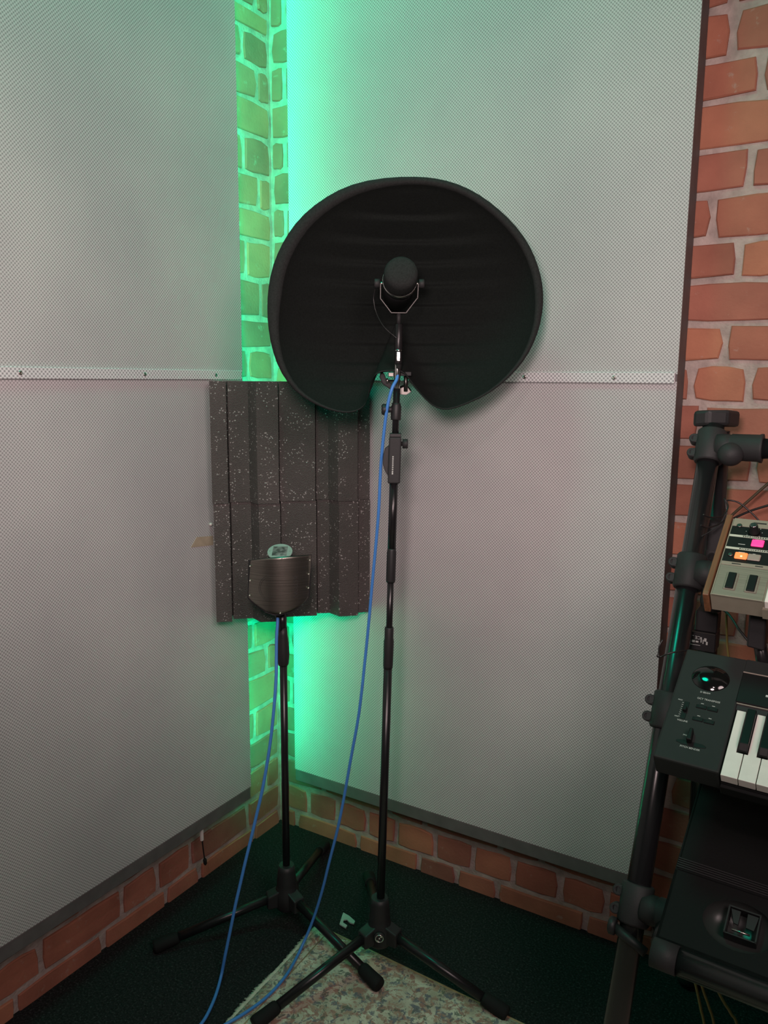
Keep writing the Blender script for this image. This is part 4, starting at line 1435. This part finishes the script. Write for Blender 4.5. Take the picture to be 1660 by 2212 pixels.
for i in range(15):
    MB().box((0.0740 + 0.0228 * i, -0.0025, -0.012), (0.0740 + 0.0228 * (i + 1) - 0.0012, 0.0605, 0.0035), 0.0008).build('white_key', M['white_key'], syn, False)
for i in (1, 2, 3, 5, 6, 8, 9, 10, 12, 13):
    MB().box((0.0740 + 0.0228 * i - 0.0060, 0.0220, 0.0035), (0.0740 + 0.0228 * i + 0.0050, 0.0605, 0.0110), 0.001).build('black_key', M['black_key'], syn, False)
MB().box((0.0712, -0.0030, -0.036), (SWD - 0.004, 0.0620, -0.013), 0.0).build('key_bed', M['champ_paint'], syn, False)
MB().box((0.0704, -0.0035, -0.0355), (SWD - 0.004, -0.0030, -0.0145), 0.0).build('front_rail', M['champ_paint'], syn, False)

# ------------------------------------------------------------------ black equipment case on the lowest tier
case = thing('equipment_case', 'black ribbed equipment case with recessed handle on the lowest tier', 'case', (1.2162, -0.6284, 0.5017), (math.radians(33.06), 0, YAW))
CL, CWD = 0.30, 0.62
dc = V((0.1040, 0.0590, 0))
DR = 0.050
# lid plate with a round opening for the dish
bm = bmesh.new()
NN = 40
inn, outr = [], []
for k in range(NN):
    a = 2 * math.pi * k / NN
    ca, sa = math.cos(a), math.sin(a)
    inn.append(bm.verts.new((dc.x + DR * ca, dc.y + DR * 0.72 * sa, 0.0)))
    ts = []
    if ca > 1e-6:
        ts.append((CWD - dc.x) / ca)
    if ca < -1e-6:
        ts.append((0.0 - dc.x) / ca)
    if sa > 1e-6:
        ts.append((0.112 - dc.y) / sa)
    if sa < -1e-6:
        ts.append((0.0 - dc.y) / sa)
    t_ = min(ts)
    outr.append(bm.verts.new((dc.x + t_ * ca, dc.y + t_ * sa, 0.0)))
corners = [bm.verts.new((x, y, 0.0)) for x, y in ((CWD, 0.112), (0.0, 0.112), (0.0, 0.0), (CWD, 0.0))]
cang = [math.atan2(v.co.y - dc.y, v.co.x - dc.x) % (2 * math.pi) for v in corners]
for k in range(NN):
    a_, b_ = 2 * math.pi * k / NN, 2 * math.pi * (k + 1) / NN
    mids = [v for v, g in sorted(zip(corners, cang), key=lambda t: t[1]) if a_ + 1e-6 < g < b_ - 1e-6]
    bm.faces.new([inn[k], outr[k]] + mids + [outr[(k + 1) % NN], inn[(k + 1) % NN]])
mb = MB()
mb.bm.free()
mb.bm = bm
mb.build('lid_front', M['case'], case, False)
MB().box((0.0, 0.112, -0.02), (CWD, CL, 0.0), 0.002).build('lid_rear', M['case'], case, False)
for (lo_, hi_) in (((0.0, 0.0, -0.09), (CWD, 0.004, 0.0)), ((0.0, 0.0, -0.09), (0.004, CL, 0.0)), ((0.0, CL - 0.004, -0.09), (CWD, CL, 0.0)), ((0, 0, -0.09), (CWD, CL, -0.086))):
    MB().box(lo_, hi_).build('side_wall', M['case'], case, False)
for k in range(5):
    MB().box((0.001, 0.1165 + 0.0036 * k, 0.0), (CWD, 0.1182 + 0.0036 * k, 0.0016), 0.0003).build('rib', M['clampmat'], case, False)
dish = MB()
rings = []
for k in range(9):
    a = k / 8 * math.pi / 2
    r_ = math.sin(a)
    rings.append([dish.bm.verts.new((dc.x + DR * r_ * math.cos(2 * math.pi * j / NN), dc.y + DR * 0.72 * r_ * math.sin(2 * math.pi * j / NN), -0.024 * math.cos(a))) for j in range(NN)] if k else [dish.bm.verts.new((dc.x, dc.y, -0.024))])
for i in range(8):
    for j in range(NN):
        if i == 0:
            f = dish.bm.faces.new((rings[0][0], rings[1][j], rings[1][(j + 1) % NN]))
        else:
            f = dish.bm.faces.new((rings[i][j], rings[i + 1][j], rings[i + 1][(j + 1) % NN], rings[i][(j + 1) % NN]))
        f.smooth = True
dish_o = dish.build('handle_dish', M['dish'], case, False, 'round recessed handle dish')
for (lo_, hi_) in (((0.0855, 0.0440, -0.020), (0.0880, 0.0850, 0.0020)), ((0.1280, 0.0440, -0.020), (0.1305, 0.0850, 0.0020)), ((0.0855, 0.0830, -0.020), (0.1305, 0.0855, 0.0020)), ((0.0855, 0.0430, -0.020), (0.1305, 0.0450, 0.0008))):
    MB().box(lo_, hi_, 0.0004).build('latch_frame', M['clampmat'], dish_o, False)
MB().prism([V((x, y, -0.004)) for x, y in ((0.0890, 0.0820), (0.1025, 0.0820), (0.1025, 0.0610), (0.0960, 0.0620))], (0, 0, 0.003), 0.0004).build('latch_plate', M['clampmat'], dish_o, False)
MB().prism([V((x, y, -0.004)) for x, y in ((0.1120, 0.0820), (0.1275, 0.0820), (0.1240, 0.0600), (0.1130, 0.0610))], (0, 0, 0.003), 0.0004).build('latch_plate', M['clampmat'], dish_o, False)
MB().tube([(0.0955, 0.0515, 0.000), (0.1205, 0.0515, 0.000)], 0.0017, 10).build('latch_bar', M['steel'], dish_o, False, 'bright metal latch bar')

# ------------------------------------------------------------------ boxes and leads behind the keyboards
ad = thing('power_adapter', 'black power adapter with small white markings under the champagne synthesizer', 'power adapter', (1.190, -0.25, 0.828))
MB().box((1.1665, -0.2500, 0.830), (1.2150, -0.205, 0.8665), 0.002).build('housing', M['plastic'], ad)
MB().box((1.176, -0.246, 0.8665), (1.2150, -0.208, 0.905), 0.002).build('plug_body', M['plastic'], ad)
MB().box((1.1705, -0.2508, 0.8650), (1.2130, -0.2492, 0.8664)).build('housing_edge', M['steel'], ad)
mt = Matrix(((-1, 0, 0, 1.1840), (0, 0, -1, -0.2503), (0, -1, 0, 0.8555), (0, 0, 0, 1)))
text('lettering', 'CE', 0.0085, M['white_print'], ad, full_matrix(ad).inverted() @ mt, 0.0001)
for x_, z_, w_, h_ in ((1.1755, 0.858, 0.003, 0.001), (1.1765, 0.8475, 0.005, 0.004), (1.183, 0.8475, 0.005, 0.003), (1.190, 0.852, 0.0018, 0.010), (1.1935, 0.849, 0.0015, 0.008), (1.197, 0.853, 0.004, 0.006), (1.200, 0.847, 0.003, 0.006), (1.180, 0.841, 0.018, 0.0008)):
    MB().box((x_ - w_ / 2, -0.2504, z_ - h_ / 2), (x_ + w_ / 2, -0.2499, z_ + h_ / 2)).build('marking', M['white_print'], ad)
jb = thing('junction_box', 'small black box with round socket behind the champagne synthesizer', 'box', (1.185, -0.155, 0.975))
MB().box((1.172, -0.175, 0.968), (1.222, -0.135, 1.060), 0.003).build('housing', M['plastic'], jb)
MB().box((1.174, -0.178, 0.980), (1.200, -0.175, 1.006), 0.001).build('socket_plate', M['clampmat'], jb)
MB().lathe((1.187, -0.178, 0.994), (0, -1, 0), [(0, 0.0075), (0.003, 0.0075), (0.003, 0.0045), (0.001, 0.004), (0.001, 0)], 16).build('socket', M['kb_dark'], jb)


def lead(label, pts, r, mat, sub=6):
    o = MB().tube(smooth_path(pts, sub), r, 8).build('lead', mat)
    c = V(pts[0])
    o.data.transform(Matrix.Translation(-c))
    o.location = c
    return tag(o, label, 'cable')


lead('brown lead running diagonally across bricks above the champagne synthesizer', [(1.62, -0.012, 1.47), (1.46, -0.045, 1.34), (1.36, -0.060, 1.235), (1.26, -0.06, 1.125), (1.23, -0.06, 1.091), (1.199, -0.06, 1.056), (1.186, -0.065, 1.035)], 0.0028, M['wire_brown'])
lead('thin black lead drooping right from the top of the post', [(1.1905, -0.085, 1.089), (1.20, -0.08, 1.0895), (1.216, -0.08, 1.085), (1.238, -0.08, 1.068), (1.256, -0.08, 1.050)], 0.0016, M['wire'])
lead('black lead rising to the right behind the champagne synthesizer', [(1.52, -0.055, 1.10), (1.40, -0.07, 1.125), (1.33, -0.075, 1.112), (1.265, -0.075, 1.085), (1.234, -0.075, 1.071), (1.206, -0.075, 1.054)], 0.0022, M['wire'])
lead('black lead coiled around the top of the slanted post', [(1.178, -0.252, 1.084), (1.190, -0.24, 1.078), (1.205, -0.215, 1.079), (1.211, -0.20, 1.094), (1.203, -0.195, 1.108), (1.207, -0.20, 1.097), (1.210, -0.205, 1.078), (1.200, -0.22, 1.064), (1.186, -0.245, 1.060), (1.177, -0.262, 1.066)], 0.0014, M['wire'])
lead('thin grey lead loose beside the coiled one on the post', [(1.209, -0.21, 1.083), (1.203, -0.215, 1.066), (1.190, -0.225, 1.052), (1.178, -0.25, 1.044)], 0.0010, M['clampmat'])
lead('ochre lead hanging straight down under the champagne synthesizer', [(1.214, -0.15, 0.90), (1.216, -0.15, 0.88), (1.219, -0.15, 0.85), (1.223, -0.15, 0.813), (1.232, -0.15, 0.77)], 0.0022, M['wire_yellow'])
lead('black lead crossing below the champagne synthesizer to the pad', [(1.222, -0.34, 0.945), (1.245, -0.35, 0.935), (1.265, -0.37, 0.918), (1.285, -0.38, 0.90)], 0.0022, M['wire'])
lead('thin black lead looped on the left of the slanted post', [(1.151, -0.392, 0.885), (1.147, -0.397, 0.875), (1.147, -0.399, 0.863), (1.1455, -0.401, 0.857), (1.152, -0.397, 0.857), (1.161, -0.400, 0.864), (1.174, -0.392, 0.868), (1.190, -0.373, 0.868)], 0.0014, M['wire'])
lead('ochre lead hanging under the front bar, left one of three', [(1.228, -0.35, 0.29), (1.236, -0.35, 0.25), (1.243, -0.35, 0.225), (1.252, -0.35, 0.191), (1.262, -0.35, 0.15), (1.28, -0.36, 0.02)], 0.0026, M['wire_yellow'])
lead('ochre lead hanging under the front bar, middle one of three', [(1.236, -0.35, 0.29), (1.246, -0.35, 0.252), (1.255, -0.35, 0.226), (1.265, -0.35, 0.202), (1.278, -0.35, 0.16), (1.30, -0.36, 0.02)], 0.0026, M['wire_yellow'])
lead('ochre lead hanging under the front bar, right one of three', [(1.258, -0.35, 0.29), (1.276, -0.35, 0.244), (1.289, -0.35, 0.222), (1.302, -0.35, 0.205), (1.316, -0.35, 0.175), (1.34, -0.36, 0.02)], 0.0026, M['wire_yellow'])
